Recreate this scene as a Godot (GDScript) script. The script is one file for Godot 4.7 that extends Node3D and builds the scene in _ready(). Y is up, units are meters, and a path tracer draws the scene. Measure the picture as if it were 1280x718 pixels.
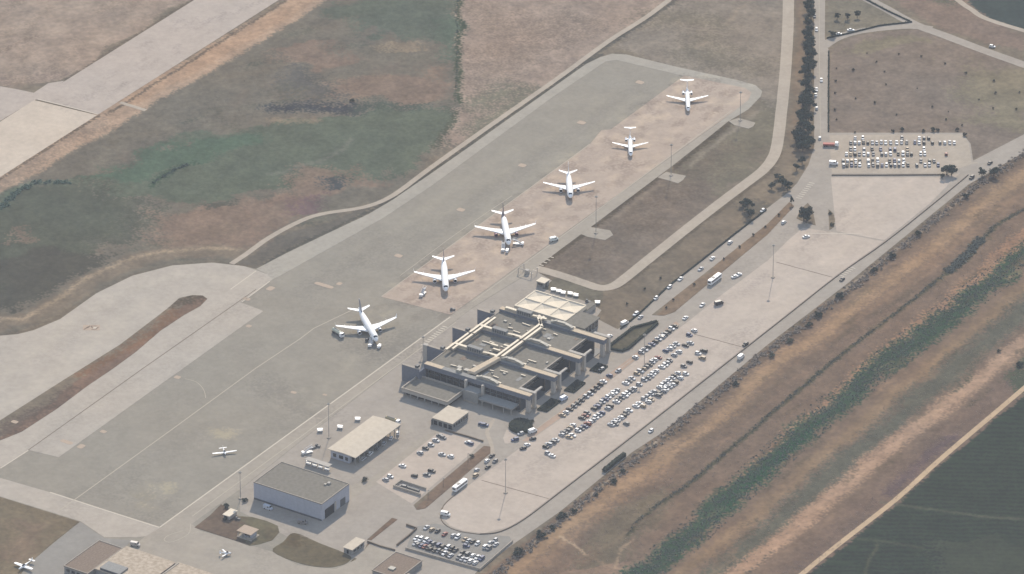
extends Node3D
# A small airport seen from the air. Metres; x runs along the apron, z across it towards the car parks.

const OX := -470.0
const OZ := -512.0
const N := 1024
var M := {}
var taken := {}
var rng := RandomNumberGenerator.new()

# ---------------------------------------------------------------- mesh builder
class MB:
	var v := PackedVector3Array()
	var n := PackedVector3Array()
	var uv := PackedVector2Array()
	func put(p: Vector3, k: Vector3) -> void:
		v.append(p)
		n.append(k)
		uv.append(Vector2((p.x + 470.0) / 1024.0, (p.z + 512.0) / 1024.0))
	func tri(a: Vector3, b: Vector3, c: Vector3) -> void:
		var k := (b - a).cross(c - a).normalized()
		put(a, k)
		put(c, k)
		put(b, k)
	func quad(a: Vector3, b: Vector3, c: Vector3, d: Vector3) -> void:
		tri(a, b, c)
		tri(a, c, d)
	# eight corners: 0-3 the lower ring, 4-7 the upper, both counter-clockwise seen from above
	func hexa(p: Array) -> void:
		quad(p[4], p[5], p[6], p[7])
		quad(p[3], p[2], p[1], p[0])
		for i in 4:
			var j := (i + 1) % 4
			quad(p[i], p[j], p[j + 4], p[i + 4])
	func box(c: Vector3, s: Vector3, yaw := 0.0, chamfer := 0.0) -> void:
		frustum(c, Vector2(s.x, s.z), Vector2(s.x - chamfer, s.z - chamfer), s.y, yaw)
	# c = centre of the base when tapered or not: c.y is the middle height
	func frustum(c: Vector3, lo: Vector2, hi: Vector2, h: float, yaw := 0.0, slide := Vector2.ZERO) -> void:
		var b := Basis(Vector3.UP, yaw)
		var p := []
		for k in 2:
			var s := lo if k == 0 else hi
			var o := Vector2.ZERO if k == 0 else slide
			var y := -h / 2 if k == 0 else h / 2
			for q in [[-1, 1], [1, 1], [1, -1], [-1, -1]]:
				p.append(c + b * Vector3(q[0] * s.x / 2 + o.x, y, q[1] * s.y / 2 + o.y))
		hexa(p)
	# box given by its bounds
	func bounds(x0: float, x1: float, y0: float, y1: float, z0: float, z1: float) -> void:
		box(Vector3((x0 + x1) / 2, (y0 + y1) / 2, (z0 + z1) / 2), Vector3(x1 - x0, y1 - y0, z1 - z0))
	func ring(c: Vector3, ax: Vector3, ay: Vector3, k: int) -> PackedVector3Array:
		var r := PackedVector3Array()
		for i in k:
			var a := TAU * i / k
			r.append(c + ax * cos(a) + ay * sin(a))
		return r
	# rings of the same count, smooth normals
	func loft(rings: Array, cap0 := true, cap1 := true) -> void:
		var m: int = rings.size()
		var k: int = rings[0].size()
		var nn := []
		for i in m:
			var row := PackedVector3Array()
			for j in k:
				var du: Vector3 = rings[i][(j + 1) % k] - rings[i][(j + k - 1) % k]
				var dv: Vector3 = rings[mini(i + 1, m - 1)][j] - rings[maxi(i - 1, 0)][j]
				row.append(du.cross(dv).normalized())
			nn.append(row)
		var side := 0.0
		for i in m:
			var c := Vector3.ZERO
			for p in rings[i]:
				c += p / k
			for j in k:
				side += nn[i][j].dot(rings[i][j] - c)
		var turned := side < 0
		for i in m - 1:
			for j in k:
				var l := (j + 1) % k
				var q := [[i, j], [i, l], [i + 1, l], [i, j], [i + 1, l], [i + 1, j]]
				for t in ([0, 1, 2, 3, 4, 5] if turned else [0, 2, 1, 3, 5, 4]):
					var w: Vector3 = nn[q[t][0]][q[t][1]]
					put(rings[q[t][0]][q[t][1]], -w if turned else w)
		for e in 2:
			if (e == 0 and not cap0) or (e == 1 and not cap1):
				continue
			var r: PackedVector3Array = rings[0] if e == 0 else rings[m - 1]
			var c := Vector3.ZERO
			for p in r:
				c += p / k
			for j in k:
				if (e == 0) != turned:
					tri(c, r[(j + 1) % k], r[j])
				else:
					tri(c, r[j], r[(j + 1) % k])
	func tube(a: Vector3, b: Vector3, r0: float, r1: float, k := 8) -> void:
		var d := (b - a).normalized()
		var x := d.cross(Vector3.UP if absf(d.y) < 0.9 else Vector3.RIGHT).normalized()
		var y := d.cross(x)
		loft([ring(a, x * r0, y * r0, k), ring(b, x * r1, y * r1, k)])
	func path(p: Array, r: float, k := 6) -> void:
		for i in p.size() - 1:
			tube(p[i], p[i + 1], r, r, k)
	# square duct along a path
	func duct(p: Array, w: float, h: float) -> void:
		for i in p.size() - 1:
			var a: Vector3 = p[i]
			var b: Vector3 = p[i + 1]
			var d := (b - a).normalized()
			a -= d * w * 0.42
			b += d * w * 0.42
			var s := d.cross(Vector3.UP).normalized() * w / 2
			var u := s.cross(d).normalized() * h / 2
			hexa([a - s - u, a + s - u, b + s - u, b - s - u, a - s + u, a + s + u, b + s + u, b - s + u])
	func sheet(poly: PackedVector2Array, y: float, thick := 0.0) -> void:
		var p := poly
		if Geometry2D.is_polygon_clockwise(p):
			p = p.duplicate()
			p.reverse()
		var t := Geometry2D.triangulate_polygon(p)
		for i in range(0, t.size(), 3):
			var a := Vector3(p[t[i]].x, y, p[t[i]].y)
			var b := Vector3(p[t[i + 1]].x, y, p[t[i + 1]].y)
			var c := Vector3(p[t[i + 2]].x, y, p[t[i + 2]].y)
			if (b - a).cross(c - a).y > 0:
				tri(a, b, c)
			else:
				tri(a, c, b)
		if thick > 0:
			for i in p.size():
				var j := (i + 1) % p.size()
				var a := Vector3(p[i].x, y, p[i].y)
				var b := Vector3(p[j].x, y, p[j].y)
				var dn := Vector3(0, -thick, 0)
				var out := (b - a).cross(Vector3.UP)
				if Geometry2D.is_point_in_polygon(Vector2((a.x + b.x) / 2 + out.normalized().x * 0.01, (a.z + b.z) / 2 + out.normalized().z * 0.01), p):
					quad(a, b, b + dn, a + dn)
				else:
					quad(a, a + dn, b + dn, b)
	func ribbon(p: PackedVector2Array, w: float, y: float, thick := 0.0) -> void:
		var l := PackedVector2Array()
		var r := PackedVector2Array()
		for i in p.size():
			var d := (p[mini(i + 1, p.size() - 1)] - p[maxi(i - 1, 0)]).normalized()
			var s := Vector2(-d.y, d.x) * w / 2
			l.append(p[i] + s)
			r.append(p[i] - s)
		for i in p.size() - 1:
			var a := Vector3(l[i].x, y, l[i].y)
			var b := Vector3(l[i + 1].x, y, l[i + 1].y)
			var c := Vector3(r[i + 1].x, y, r[i + 1].y)
			var d := Vector3(r[i].x, y, r[i].y)
			quad(a, d, c, b)
			if thick > 0:
				var dn := Vector3(0, -thick, 0)
				quad(a, b, b + dn, a + dn)
				quad(c, d, d + dn, c + dn)
				if i == 0:
					quad(d, a, a + dn, d + dn)
				if i == p.size() - 2:
					quad(b, c, c + dn, b + dn)
	func arrays() -> Array:
		var a := []
		a.resize(Mesh.ARRAY_MAX)
		a[Mesh.ARRAY_VERTEX] = v
		a[Mesh.ARRAY_NORMAL] = n
		a[Mesh.ARRAY_TEX_UV] = uv
		return a
	func mesh(m: Material, into: ArrayMesh = null) -> ArrayMesh:
		var am := into if into else ArrayMesh.new()
		am.add_surface_from_arrays(Mesh.PRIMITIVE_TRIANGLES, arrays())
		am.surface_set_material(am.get_surface_count() - 1, m)
		return am

# ---------------------------------------------------------------- painter of ground colour (1 m per texel)
class Painter:
	var buf := PackedByteArray()
	var w := PackedFloat32Array()
	var n1: PackedByteArray
	var n2: PackedByteArray
	var nf: PackedByteArray
	func noise(sd: int, f: float, oct := 4) -> PackedByteArray:
		var q := FastNoiseLite.new()
		q.seed = sd
		q.frequency = f
		q.fractal_octaves = oct
		return q.get_image(1024, 1024, false, false, false).get_data()
	func start(c: Color) -> void:
		var im := Image.create(1024, 1024, false, Image.FORMAT_RGB8)
		im.fill(c)
		buf = im.get_data()
		w.resize(1024 * 1024)
		n1 = noise(11, 0.02)
		n2 = noise(12, 0.02)
		nf = noise(13, 0.8, 1)
	func poly(a: Array, soft: float, warp: float, c: Color, alpha := 1.0) -> void:
		var p := PackedVector2Array()
		var lo := Vector2(9999, 9999)
		var hi := -lo
		for i in range(0, a.size(), 2):
			var q := Vector2(a[i] + 470.0, a[i + 1] + 512.0)
			p.append(q)
			lo = lo.min(q)
			hi = hi.max(q)
		var e := soft + warp
		var r := c.r8
		var g := c.g8
		var b := c.b8
		for y in range(maxi(0, int(lo.y - e)), mini(1024, int(hi.y + e))):
			for x in range(maxi(0, int(lo.x - e)), mini(1024, int(hi.x + e))):
				var k := y * 1024 + x
				var j := (nf[k] - 128) * soft / 95.0
				if Geometry2D.is_point_in_polygon(Vector2(x + (n1[k] - 128) * warp / 60.0 + j, y + (n2[k] - 128) * warp / 60.0 + j), p):
					blend(k, r, g, b, alpha)
	func blend(k: int, r: int, g: int, b: int, f: float) -> void:
		var o := k * 3
		buf[o] = int(buf[o] + (r - buf[o]) * f)
		buf[o + 1] = int(buf[o + 1] + (g - buf[o + 1]) * f)
		buf[o + 2] = int(buf[o + 2] + (b - buf[o + 2]) * f)
	func stroke(a: Array, hw: float, soft: float, warp: float, c: Color, alpha := 1.0) -> void:
		var e := hw + soft + warp
		for ps in 2:
			for i in range(0, a.size() - 3, 2):
				var p := Vector2(a[i] + 470.0, a[i + 1] + 512.0)
				var q := Vector2(a[i + 2] + 470.0, a[i + 3] + 512.0)
				var d := q - p
				var dd := maxf(d.length_squared(), 0.001)
				for y in range(maxi(0, int(minf(p.y, q.y) - e)), mini(1024, int(maxf(p.y, q.y) + e))):
					for x in range(maxi(0, int(minf(p.x, q.x) - e)), mini(1024, int(maxf(p.x, q.x) + e))):
						var k := y * 1024 + x
						if ps == 1:
							if w[k] > 0.0:
								blend(k, c.r8, c.g8, c.b8, alpha * w[k])
								w[k] = 0.0
							continue
						var s := Vector2(x + (n1[k] - 128) * warp / 60.0, y + (n2[k] - 128) * warp / 60.0)
						var t := clampf((s - p).dot(d) / dd, 0.0, 1.0)
						var l := s.distance_to(p + d * t) + (nf[k] - 128) * soft / 70.0
						var f := 1.0 - smoothstep(hw - soft * 0.5, hw + soft * 0.5, l)
						if f > w[k]:
							w[k] = f
	func finish(amp: float) -> ImageTexture:
		var a := noise(21, 0.045, 3)
		var b := noise(22, 0.2, 2)
		var c := noise(23, 0.008, 3)
		for k in 1024 * 1024:
			var f := 1.0 + ((a[k] - 128) * 0.45 + (b[k] - 128) * 0.4 + (nf[k] - 128) * 0.3) * amp
			var t := (c[k] - 128) * amp * 0.1
			var o := k * 3
			buf[o] = clampi(int(buf[o] * (f + t)), 0, 255)
			buf[o + 1] = clampi(int(buf[o + 1] * f), 0, 255)
			buf[o + 2] = clampi(int(buf[o + 2] * (f - t)), 0, 255)
		var im := Image.create_from_data(1024, 1024, false, Image.FORMAT_RGB8, buf)
		return ImageTexture.create_from_image(im)

# ---------------------------------------------------------------- helpers
func flat(a: Array) -> PackedVector2Array:
	var p := PackedVector2Array()
	for i in range(0, a.size(), 2):
		p.append(Vector2(a[i], a[i + 1]))
	return p

func numbered(called: String) -> String:
	if not taken.has(called):
		taken[called] = 0
		return called
	taken[called] += 1
	return "%s_%03d" % [called, taken[called]]

func tag(o: Node3D, label: String, category: String, group := "", kind := "") -> Node3D:
	o.set_meta("label", label)
	o.set_meta("category", category)
	if group != "":
		o.set_meta("group", group)
	if kind != "":
		o.set_meta("kind", kind)
	return o

func thing(called: String, label: String, category: String, at := Vector3.ZERO, turn := 0.0, group := "") -> Node3D:
	var o := Node3D.new()
	o.name = numbered(called)
	add_child(o)
	o.position = at
	o.rotation.y = turn
	return tag(o, label, category, group)

func part(parent: Node3D, called: String, mb: MB, m: Material) -> MeshInstance3D:
	var o := MeshInstance3D.new()
	o.name = called
	o.mesh = mb.mesh(m)
	parent.add_child(o, true)
	return o

func single(called: String, mb: MB, m: Material, label: String, category: String, group := "", kind := "") -> MeshInstance3D:
	var o := MeshInstance3D.new()
	o.name = numbered(called)
	o.mesh = mb.mesh(m)
	add_child(o)
	tag(o, label, category, group, kind)
	return o

func ground(called: String, a: Array, y: float, m: Material, label: String, category: String, thick := 0.2) -> MeshInstance3D:
	var b := MB.new()
	b.sheet(flat(a), y, thick)
	return single(called, b, m, label, category, "", "structure")

func lane(called: String, a: Array, width: float, y: float, m: Material, label: String, category: String, thick := 0.15) -> MeshInstance3D:
	var b := MB.new()
	b.ribbon(flat(a), width, y, thick)
	return single(called, b, m, label, category, "", "structure")

func mat(c: Color, rough := 0.9, metal := 0.0, tex: Texture2D = null) -> StandardMaterial3D:
	var m := StandardMaterial3D.new()
	m.albedo_color = c
	m.roughness = rough
	m.metallic = metal
	m.metallic_specular = 0.35 if rough < 0.7 else 0.12
	if tex:
		m.albedo_texture = tex
		m.texture_filter = BaseMaterial3D.TEXTURE_FILTER_LINEAR_WITH_MIPMAPS_ANISOTROPIC
	return m

func grainy(c: Color, scale: float, amount: float, rough := 0.85) -> StandardMaterial3D:
	var f := FastNoiseLite.new()
	f.seed = int(scale * 1000) % 977
	f.frequency = 0.02
	f.fractal_octaves = 5
	var gr := Gradient.new()
	gr.set_color(0, c.darkened(amount))
	gr.set_color(1, c.lightened(amount))
	var t := NoiseTexture2D.new()
	t.width = 256
	t.height = 256
	t.seamless = true
	t.noise = f
	t.color_ramp = gr
	var m := StandardMaterial3D.new()
	m.albedo_texture = t
	m.roughness = rough
	m.metallic_specular = 0.15
	m.uv1_triplanar = true
	m.uv1_world_triplanar = true
	m.uv1_scale = Vector3.ONE / scale
	return m

func at3(x: float, z: float, y: float) -> Vector3:
	return Vector3(x, y, z)

func _ready() -> void:
	rng.seed = 4242
	setup_view()
	setup_materials()
	build_ground()
	build_pavement()
	build_markings()
	build_terminal()
	build_buildings()
	build_aircraft()
	build_vehicles()
	build_street_things()
	build_plants()

func setup_view() -> void:
	var cam := Camera3D.new()
	cam.name = "camera"
	add_child(cam)
	cam.position = Vector3(-2857.4, 1807.5, 1841.5)
	cam.rotation_degrees = Vector3(-28.0, -57.2, 0.0)
	cam.fov = 4.866
	cam.near = 10.0
	cam.far = 12000.0
	cam.current = true
	var sky_mat := ProceduralSkyMaterial.new()
	sky_mat.sky_top_color = Color(0.52, 0.60, 0.72)
	sky_mat.sky_horizon_color = Color(0.82, 0.82, 0.81)
	sky_mat.ground_bottom_color = Color(0.45, 0.43, 0.40)
	sky_mat.ground_horizon_color = Color(0.82, 0.82, 0.81)
	sky_mat.sky_curve = 0.25
	var sky := Sky.new()
	sky.sky_material = sky_mat
	var env := Environment.new()
	env.background_mode = Environment.BG_SKY
	env.sky = sky
	env.tonemap_mode = Environment.TONE_MAPPER_LINEAR
	env.background_energy_multiplier = 1.4
	env.tonemap_exposure = 1.17
	env.fog_enabled = true
	env.fog_density = 0.000034
	env.fog_light_color = Color(0.86, 0.89, 0.93)
	env.sdfgi_enabled = true
	env.ssao_enabled = true
	env.ssil_enabled = true
	var we := WorldEnvironment.new()
	we.name = "environment"
	we.environment = env
	add_child(we)
	var sun := DirectionalLight3D.new()
	sun.name = "sun"
	sun.light_energy = 1.6
	sun.light_color = Color(1.0, 0.95, 0.88)
	sun.light_angular_distance = 0.8
	sun.shadow_enabled = true
	add_child(sun)
	sun.position = Vector3(300, 600, -300)
	sun.look_at_from_position(Vector3.ZERO, Vector3(-1.25, -1.0, 0.6))

func setup_materials() -> void:
	M.cream = grainy(Color(0.744, 0.677, 0.580), 9.0, 0.08)
	M.duct = mat(Color(0.700, 0.656, 0.573), 0.5)
	M.duct_grey = mat(Color(0.546, 0.533, 0.494), 0.55)
	M.roof_grey = grainy(Color(0.446, 0.427, 0.388), 14.0, 0.06)
	M.wall_pale = grainy(Color(0.668, 0.645, 0.608), 8.0, 0.05)
	M.wall_grey = grainy(Color(0.538, 0.533, 0.515), 8.0, 0.06)
	M.wall_blue = grainy(Color(0.642, 0.656, 0.692), 11.0, 0.05)
	M.concrete = grainy(Color(0.635, 0.598, 0.544), 6.0, 0.07)
	M.dark_glass = mat(Color(0.075, 0.09, 0.115), 0.12)
	M.dark_glass.metallic_specular = 0.6
	M.slate = grainy(Color(0.40, 0.42, 0.46), 8.0, 0.06)
	M.dark = mat(Color(0.13, 0.13, 0.14), 0.8)
	M.dark_metal = mat(Color(0.3, 0.31, 0.32), 0.6)
	M.steel = mat(Color(0.60, 0.60, 0.60), 0.6)
	M.white_paint = mat(Color(0.9, 0.9, 0.89), 0.35)
	M.white_paint.clearcoat_enabled = true
	M.white_paint.clearcoat = 0.3
	M.rubber = mat(Color(0.15, 0.15, 0.15), 0.9)
	M.shed_roof = grainy(Color(0.737, 0.691, 0.619), 20.0, 0.05)
	M.cell_white = grainy(Color(0.830, 0.783, 0.699), 7.0, 0.05)
	M.line_white = mat(Color(0.729, 0.691, 0.629), 0.85)
	M.line_pale = mat(Color(0.642, 0.606, 0.544), 0.85)
	M.line_pink = grainy(Color(0.657, 0.584, 0.508), 3.0, 0.1)
	M.line_dark = mat(Color(0.422, 0.380, 0.332), 0.9)
	M.brown_roof = grainy(Color(0.469, 0.408, 0.352), 7.0, 0.1)
	M.beige_roof = grainy(Color(0.679, 0.616, 0.533), 16.0, 0.16)
	M.bark = grainy(Color(0.32, 0.27, 0.22), 1.0, 0.2)
	M.leaf = mat(Color(0.16, 0.205, 0.18), 0.8)
	M.leaf.backlight_enabled = true
	M.leaf.backlight = Color(0.06, 0.08, 0.04)
	M.leaf_grey = mat(Color(0.26, 0.28, 0.235), 0.8)
	M.leaf_hedge = mat(Color(0.165, 0.19, 0.165), 0.85)
	M.leaf_dry = mat(Color(0.36, 0.30, 0.24), 0.9)

# ---------------------------------------------------------------- the land
func build_ground() -> void:
	var p := Painter.new()
	p.start(Color(0.418, 0.377, 0.319))
	# land beyond the runway
	p.poly([227.4, -607.7, 292.6, -373.9, 80.2, -374.0, 63.5, -385.7, 7.8, -440.1], 2, 5, Color(0.527, 0.464, 0.405))
	for s in [[76.2, -455.6, 135.1, -426.3, 202.9, -426.7], [50.5, -424.1, 104.2, -391.6, 163.7, -392.4], [138.9, -441.3, 188.1, -428.3, 227.2, -432.0], [110.1, -444.4, 129.8, -434.6]]:
		p.stroke(s, 7, 8, 9, Color(0.568, 0.505, 0.444), 0.5)
	p.stroke([70.8, -433.3, 88.5, -428.3, 105.1, -427.3, 116.6, -421.8], 1.2, 1.5, 2, Color(0.439, 0.375, 0.316), 0.8)
	p.stroke([57.5, -423.4, 54.3, -392.1, 79.4, -385.4], 5, 5, 5, Color(0.455, 0.398, 0.348), 0.6)
	# rough field between the runway and the apron
	p.poly([255.3, -302.9, 357.2, -230.2, 475.0, -90.9, 181.2, -151.1, 122.7, -124.2, 43.9, -122.6, -28.8, -151.7, -63.1, -150.3, -95.0, -172.6, -204.9, -210.2, -224.4, -240.4, -115.3, -323.0, 72.0, -320.6], 3, 6, Color(0.376, 0.352, 0.307))
	p.stroke([-95.7, -326.1, -5.5, -323.1, 62.4, -319.6, 140.0, -315.6, 265.3, -312.8], 11, 1.5, 1.5, Color(0.573, 0.491, 0.410))
	p.stroke([77.7, -321.7, 158.9, -317.0, 258.8, -314.4], 7, 2, 2, Color(0.599, 0.492, 0.398), 0.7)
	p.stroke([39.9, -321.0, -5.5, -323.1, -51.0, -324.6], 5, 4, 3, Color(0.494, 0.437, 0.374), 0.8)
	var r := RandomNumberGenerator.new()
	r.seed = 17
	for i in 240:
		var x := r.randf_range(-140, 330)
		var z := r.randf_range(-300, -130)
		var l := r.randf_range(4, 22)
		p.stroke([x, z, x + l, z + r.randf_range(-0.4, 0.9) * l], r.randf_range(0.6, 3.2), 3, 4, [Color(0.352, 0.342, 0.282), Color(0.455, 0.398, 0.341), Color(0.258, 0.281, 0.231), Color(0.401, 0.357, 0.298)][r.randi() % 4], r.randf_range(0.15, 0.45))
	# green sweeps
	p.poly([-22.5, -280.4, 23.6, -274.2, 62.2, -260.9, 96.8, -238.5, 125.4, -206.0, 163.7, -162.5, 164.8, -144.9, 124.0, -131.8, 85.7, -133.6, 66.5, -142.3, 61.0, -173.8, 29.6, -180.7, 6.8, -193.3, -10.9, -226.5, -24.5, -257.0], 6, 9, Color(0.304, 0.328, 0.270))
	p.poly([-21.7, -279.3, 34.7, -270.5, 77.7, -242.7, 75.9, -224.1, 30.4, -238.5, -9.4, -256.3], 6, 7, Color(0.263, 0.329, 0.264), 0.8)
	p.poly([-126.3, -303.1, -75.7, -306.3, -37.4, -299.7, -23.0, -281.2, -27.4, -246.4, -61.6, -230.4, -110.3, -223.5, -156.7, -223.5, -219.6, -232.9], 6, 9, Color(0.284, 0.290, 0.238))
	p.poly([-59.7, -283.4, -32.1, -268.8, -22.7, -235.4, -68.8, -213.8, -99.9, -225.4, -85.7, -258.5], 6, 8, Color(0.289, 0.299, 0.247), 0.8)
	p.poly([-140.1, -269.8, -104.3, -250.6, -96.5, -216.6, -136.5, -210.1, -183.5, -226.1, -199.5, -236.7], 6, 8, Color(0.254, 0.246, 0.210), 0.85)
	p.poly([245.2, -293.2, 282.2, -282.3, 329.8, -251.1, 243.3, -196.3, 242.3, -214.3, 241.1, -237.0, 229.6, -258.9], 6, 9, Color(0.300, 0.324, 0.274), 0.9)
	p.poly([263.0, -228.0, 280.4, -221.8, 215.6, -178.1, 219.5, -192.3], 5, 6, Color(0.280, 0.326, 0.265), 0.7)
	p.poly([163.1, -269.6, 170.4, -248.2, 148.6, -221.7, 136.2, -224.9, 133.5, -245.2], 7, 7, Color(0.306, 0.297, 0.279), 0.8)
	# brown and pinkish patches
	for s in [[169.2, -229.8, 196.0, -218.7, 207.8, -180.0, 178.4, -159.5, 155.2, -191.4, 144.1, -218.7], [-30.1, -224.4, -5.0, -207.9, 2.7, -173.5, -27.5, -149.8, -50.9, -153.2, -66.0, -187.5, -65.0, -208.0], [179.3, -295.6, 210.5, -263.7, 190.0, -238.1, 167.1, -263.5], [33.8, -189.3, 68.7, -179.0, 74.7, -160.2, 58.4, -143.6, 34.6, -155.8, 7.7, -165.6], [-103.3, -285.8, -89.3, -278.9, -100.0, -262.3, -116.8, -270.0], [6.0, -181.4, 35.5, -167.7, 20.3, -146.1, -15.5, -149.6, -31.3, -155.6]]:
		p.poly(s, 7, 9, Color(0.460, 0.380, 0.322), 0.75)
	p.poly([223.6, -237.1, 238.9, -223.8, 226.3, -212.5, 216.1, -226.2], 5, 5, Color(0.529, 0.460, 0.371), 0.6)
	p.poly([27.0, -167.6, 40.6, -159.8, 22.9, -142.1, 8.3, -153.6], 5, 5, Color(0.358, 0.284, 0.289), 0.7)
	p.poly([56.4, -169.5, 66.5, -163.3, 53.8, -150.7, 43.1, -155.9], 4, 4, Color(0.213, 0.231, 0.237), 0.9)
	p.poly([-6.7, -206.7, 1.3, -198.1, -4.6, -192.2, -14.0, -199.3], 3, 4, Color(0.255, 0.255, 0.220), 0.8)
	p.stroke([115.3, -245.5, 126.6, -230.0, 136.1, -213.2, 141.2, -199.3], 5, 4, 4, Color(0.190, 0.201, 0.216), 0.95)
	p.stroke([142.1, -199.9, 155.1, -185.6, 162.4, -170.3], 4, 4, 3, Color(0.249, 0.280, 0.239), 0.9)
	p.stroke([98.6, -239.8, 104.6, -226.5, 114.6, -214.9], 3, 3, 4, Color(0.507, 0.444, 0.362), 0.7)
	p.stroke([-8.7, -247.6, 13.8, -247.0, 26.6, -244.4], 1.6, 2, 3, Color(0.178, 0.250, 0.188), 0.8)
	p.stroke([41.0, -197.1, 47.1, -191.6, 73.1, -181.9, 93.7, -178.8, 105.0, -180.7], 1.3, 1.5, 2, Color(0.414, 0.407, 0.363), 0.6)
	p.stroke([-80.6, -302.6, -57.5, -308.2, -41.2, -305.7, -29.7, -287.9], 2.5, 2, 4, Color(0.350, 0.395, 0.324), 0.7)
	# hedge line and the field on its right
	p.poly([359.0, -270.8, 489.9, -111.5, 372.5, -121.0, 332.2, -120.5, 266.4, -119.6, 187.8, -121.0, 124.5, -125.3, 141.1, -138.5, 179.2, -154.3], 2, 4, Color(0.520, 0.457, 0.404))
	p.stroke([183.8, -147.0, 213.2, -137.4, 208.5, -128.7, 159.5, -125.5], 8, 8, 6, Color(0.312, 0.332, 0.263), 0.6)
	p.stroke([329.6, -251.6, 243.3, -196.3, 180.7, -155.9], 1.6, 1.5, 2, Color(0.196, 0.233, 0.157), 0.9)
	p.stroke([168.3, -151.2, 143.5, -140.6, 123.3, -133.0], 1.6, 2, 2, Color(0.246, 0.254, 0.192), 0.8)
	for s in [[288.4, -209.3, 285.4, -172.3, 320.5, -159.6], [244.1, -174.7, 271.9, -152.0, 316.2, -145.3], [211.1, -164.8, 233.4, -150.4]]:
		p.stroke(s, 8, 9, 10, Color(0.455, 0.398, 0.341), 0.6)
	# verge strips along the taxiway bend
	p.stroke([-234.6, -221.5, -191.2, -220.4, -176.8, -208.6, -150.7, -205.3, -119.7, -205.4, -91.0, -200.7, -68.9, -188.3, -54.8, -170.1, -50.9, -153.2], 7, 2, 2, Color(0.418, 0.377, 0.319))
	p.stroke([-223.3, -230.0, -188.9, -222.1, -181.3, -212.0, -161.1, -209.0, -125.0, -210.0, -95.5, -206.0, -72.6, -194.1, -54.4, -173.2, -46.1, -156.6], 1.3, 1.5, 1, Color(0.553, 0.490, 0.409), 0.9)
	p.poly([-61.9, -148.3, -26.3, -147.9, 5.3, -135.8, 41.4, -120.9, 29.2, -121.1, 0.8, -126.1, -34.3, -132.8, -59.7, -135.9], 2, 2, Color(0.347, 0.323, 0.284))
	# fields round the far end of the apron
	p.poly([372.5, -121.0, 475.0, -90.9, 371.8, -38.3, 265.5, 19.3, 202.3, 37.8, 292.2, -8.9, 297.0, -41.7, 292.7, -107.4, 293.8, -113.9], 3, 5, Color(0.462, 0.424, 0.374))
	for s in [[349.8, -114.1, 349.2, -73.3], [322.1, -74.0, 321.6, -33.9]]:
		p.stroke(s, 9, 10, 9, Color(0.387, 0.360, 0.294), 0.6)
	for s in [[361.0, -75.9, 370.9, -77.3], [368.1, -77.3, 379.2, -81.1], [383.6, -82.7, 393.7, -81.8], [322.1, -74.0, 331.0, -72.6]]:
		p.stroke(s, 1.3, 1.5, 1.5, Color(0.554, 0.497, 0.429), 0.7)
	p.poly([30.1, -2.0, 88.2, -1.7, 161.1, -3.2, 212.5, -4.3, 253.9, 1.2, 264.2, 17.3, 226.6, 37.0, 206.1, 43.8, 116.6, 46.1, 38.3, 46.9, 28.4, 38.7], 2, 2, Color(0.406, 0.365, 0.317))
	p.poly([169.8, -3.0, 210.7, -3.2, 289.3, -3.3, 264.8, 18.1, 216.3, 40.4, 161.3, 40.7], 5, 7, Color(0.391, 0.364, 0.302), 0.9)
	p.stroke([32.1, 6.6, 78.8, 15.1, 147.9, 10.5, 209.9, 11.1], 10, 9, 8, Color(0.368, 0.320, 0.270), 0.7)
	p.stroke([47.8, 40.0, 104.8, 37.1], 5, 5, 4, Color(0.425, 0.374, 0.323), 0.6)
	p.stroke([32.8, -1.5, 72.6, -0.0], 1.3, 1.5, 1, Color(0.516, 0.460, 0.391), 0.8)
	p.stroke([106.8, 3.1, 153.6, 4.2], 1.3, 1.5, 1, Color(0.494, 0.444, 0.381), 0.7)
	p.stroke([183.7, 5.0, 229.2, 2.2, 272.8, 1.0], 1.2, 1.2, 1, Color(0.511, 0.470, 0.411), 0.7)
	# strip between the inner perimeter road and the access road
	p.poly([24.7, 49.0, 110.6, 49.8, 203.0, 48.4, 268.1, 23.3, 453.1, -81.4, 459.6, -71.3, 249.2, 52.8, 192.9, 70.8, 109.5, 72.1, 47.3, 75.2, -9.8, 78.6, -1.0, 57.1, 17.0, 49.6], 2, 3, Color(0.401, 0.357, 0.298))
	p.stroke([435.0, -66.6, 337.1, -9.8, 251.6, 37.0], 2, 2, 2, Color(0.453, 0.383, 0.311), 0.8)
	p.stroke([147.1, 65.6, 197.9, 59.6, 226.6, 56.3], 7, 6, 5, Color(0.456, 0.405, 0.334), 0.7)
	p.stroke([158.8, 61.3, 158.6, 68.4, 147.8, 76.0], 7, 3, 3, Color(0.273, 0.265, 0.239), 0.6)
	# field inside the far junction
	p.poly([364.1, -4.8, 383.9, -2.8, 402.3, 9.1, 418.5, 28.0, 416.2, 57.5, 406.7, 118.4, 323.6, 164.2, 281.8, 142.0, 308.4, 121.1, 266.6, 52.4], 1, 1, Color(0.426, 0.382, 0.334))
	p.poly([399.7, 66.8, 397.1, 123.7, 331.0, 160.1, 328.9, 117.7], 8, 9, Color(0.438, 0.407, 0.326), 0.8)
	p.poly([367.1, -4.3, 402.8, 20.2, 409.2, 44.6, 378.1, 23.1], 7, 7, Color(0.442, 0.411, 0.327), 0.7)
	p.poly([423.4, -42.0, 444.9, -29.8, 426.2, 19.1, 410.1, 4.6, 389.8, -6.2, 375.1, -12.4], 1, 1, Color(0.419, 0.392, 0.335))
	p.poly([502.2, -48.6, 478.5, 22.3, 452.0, 65.4, 441.1, 110.6, 426.5, 118.6, 424.3, 47.3, 439.1, -0.8], 2, 3, Color(0.439, 0.375, 0.324))
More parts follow.
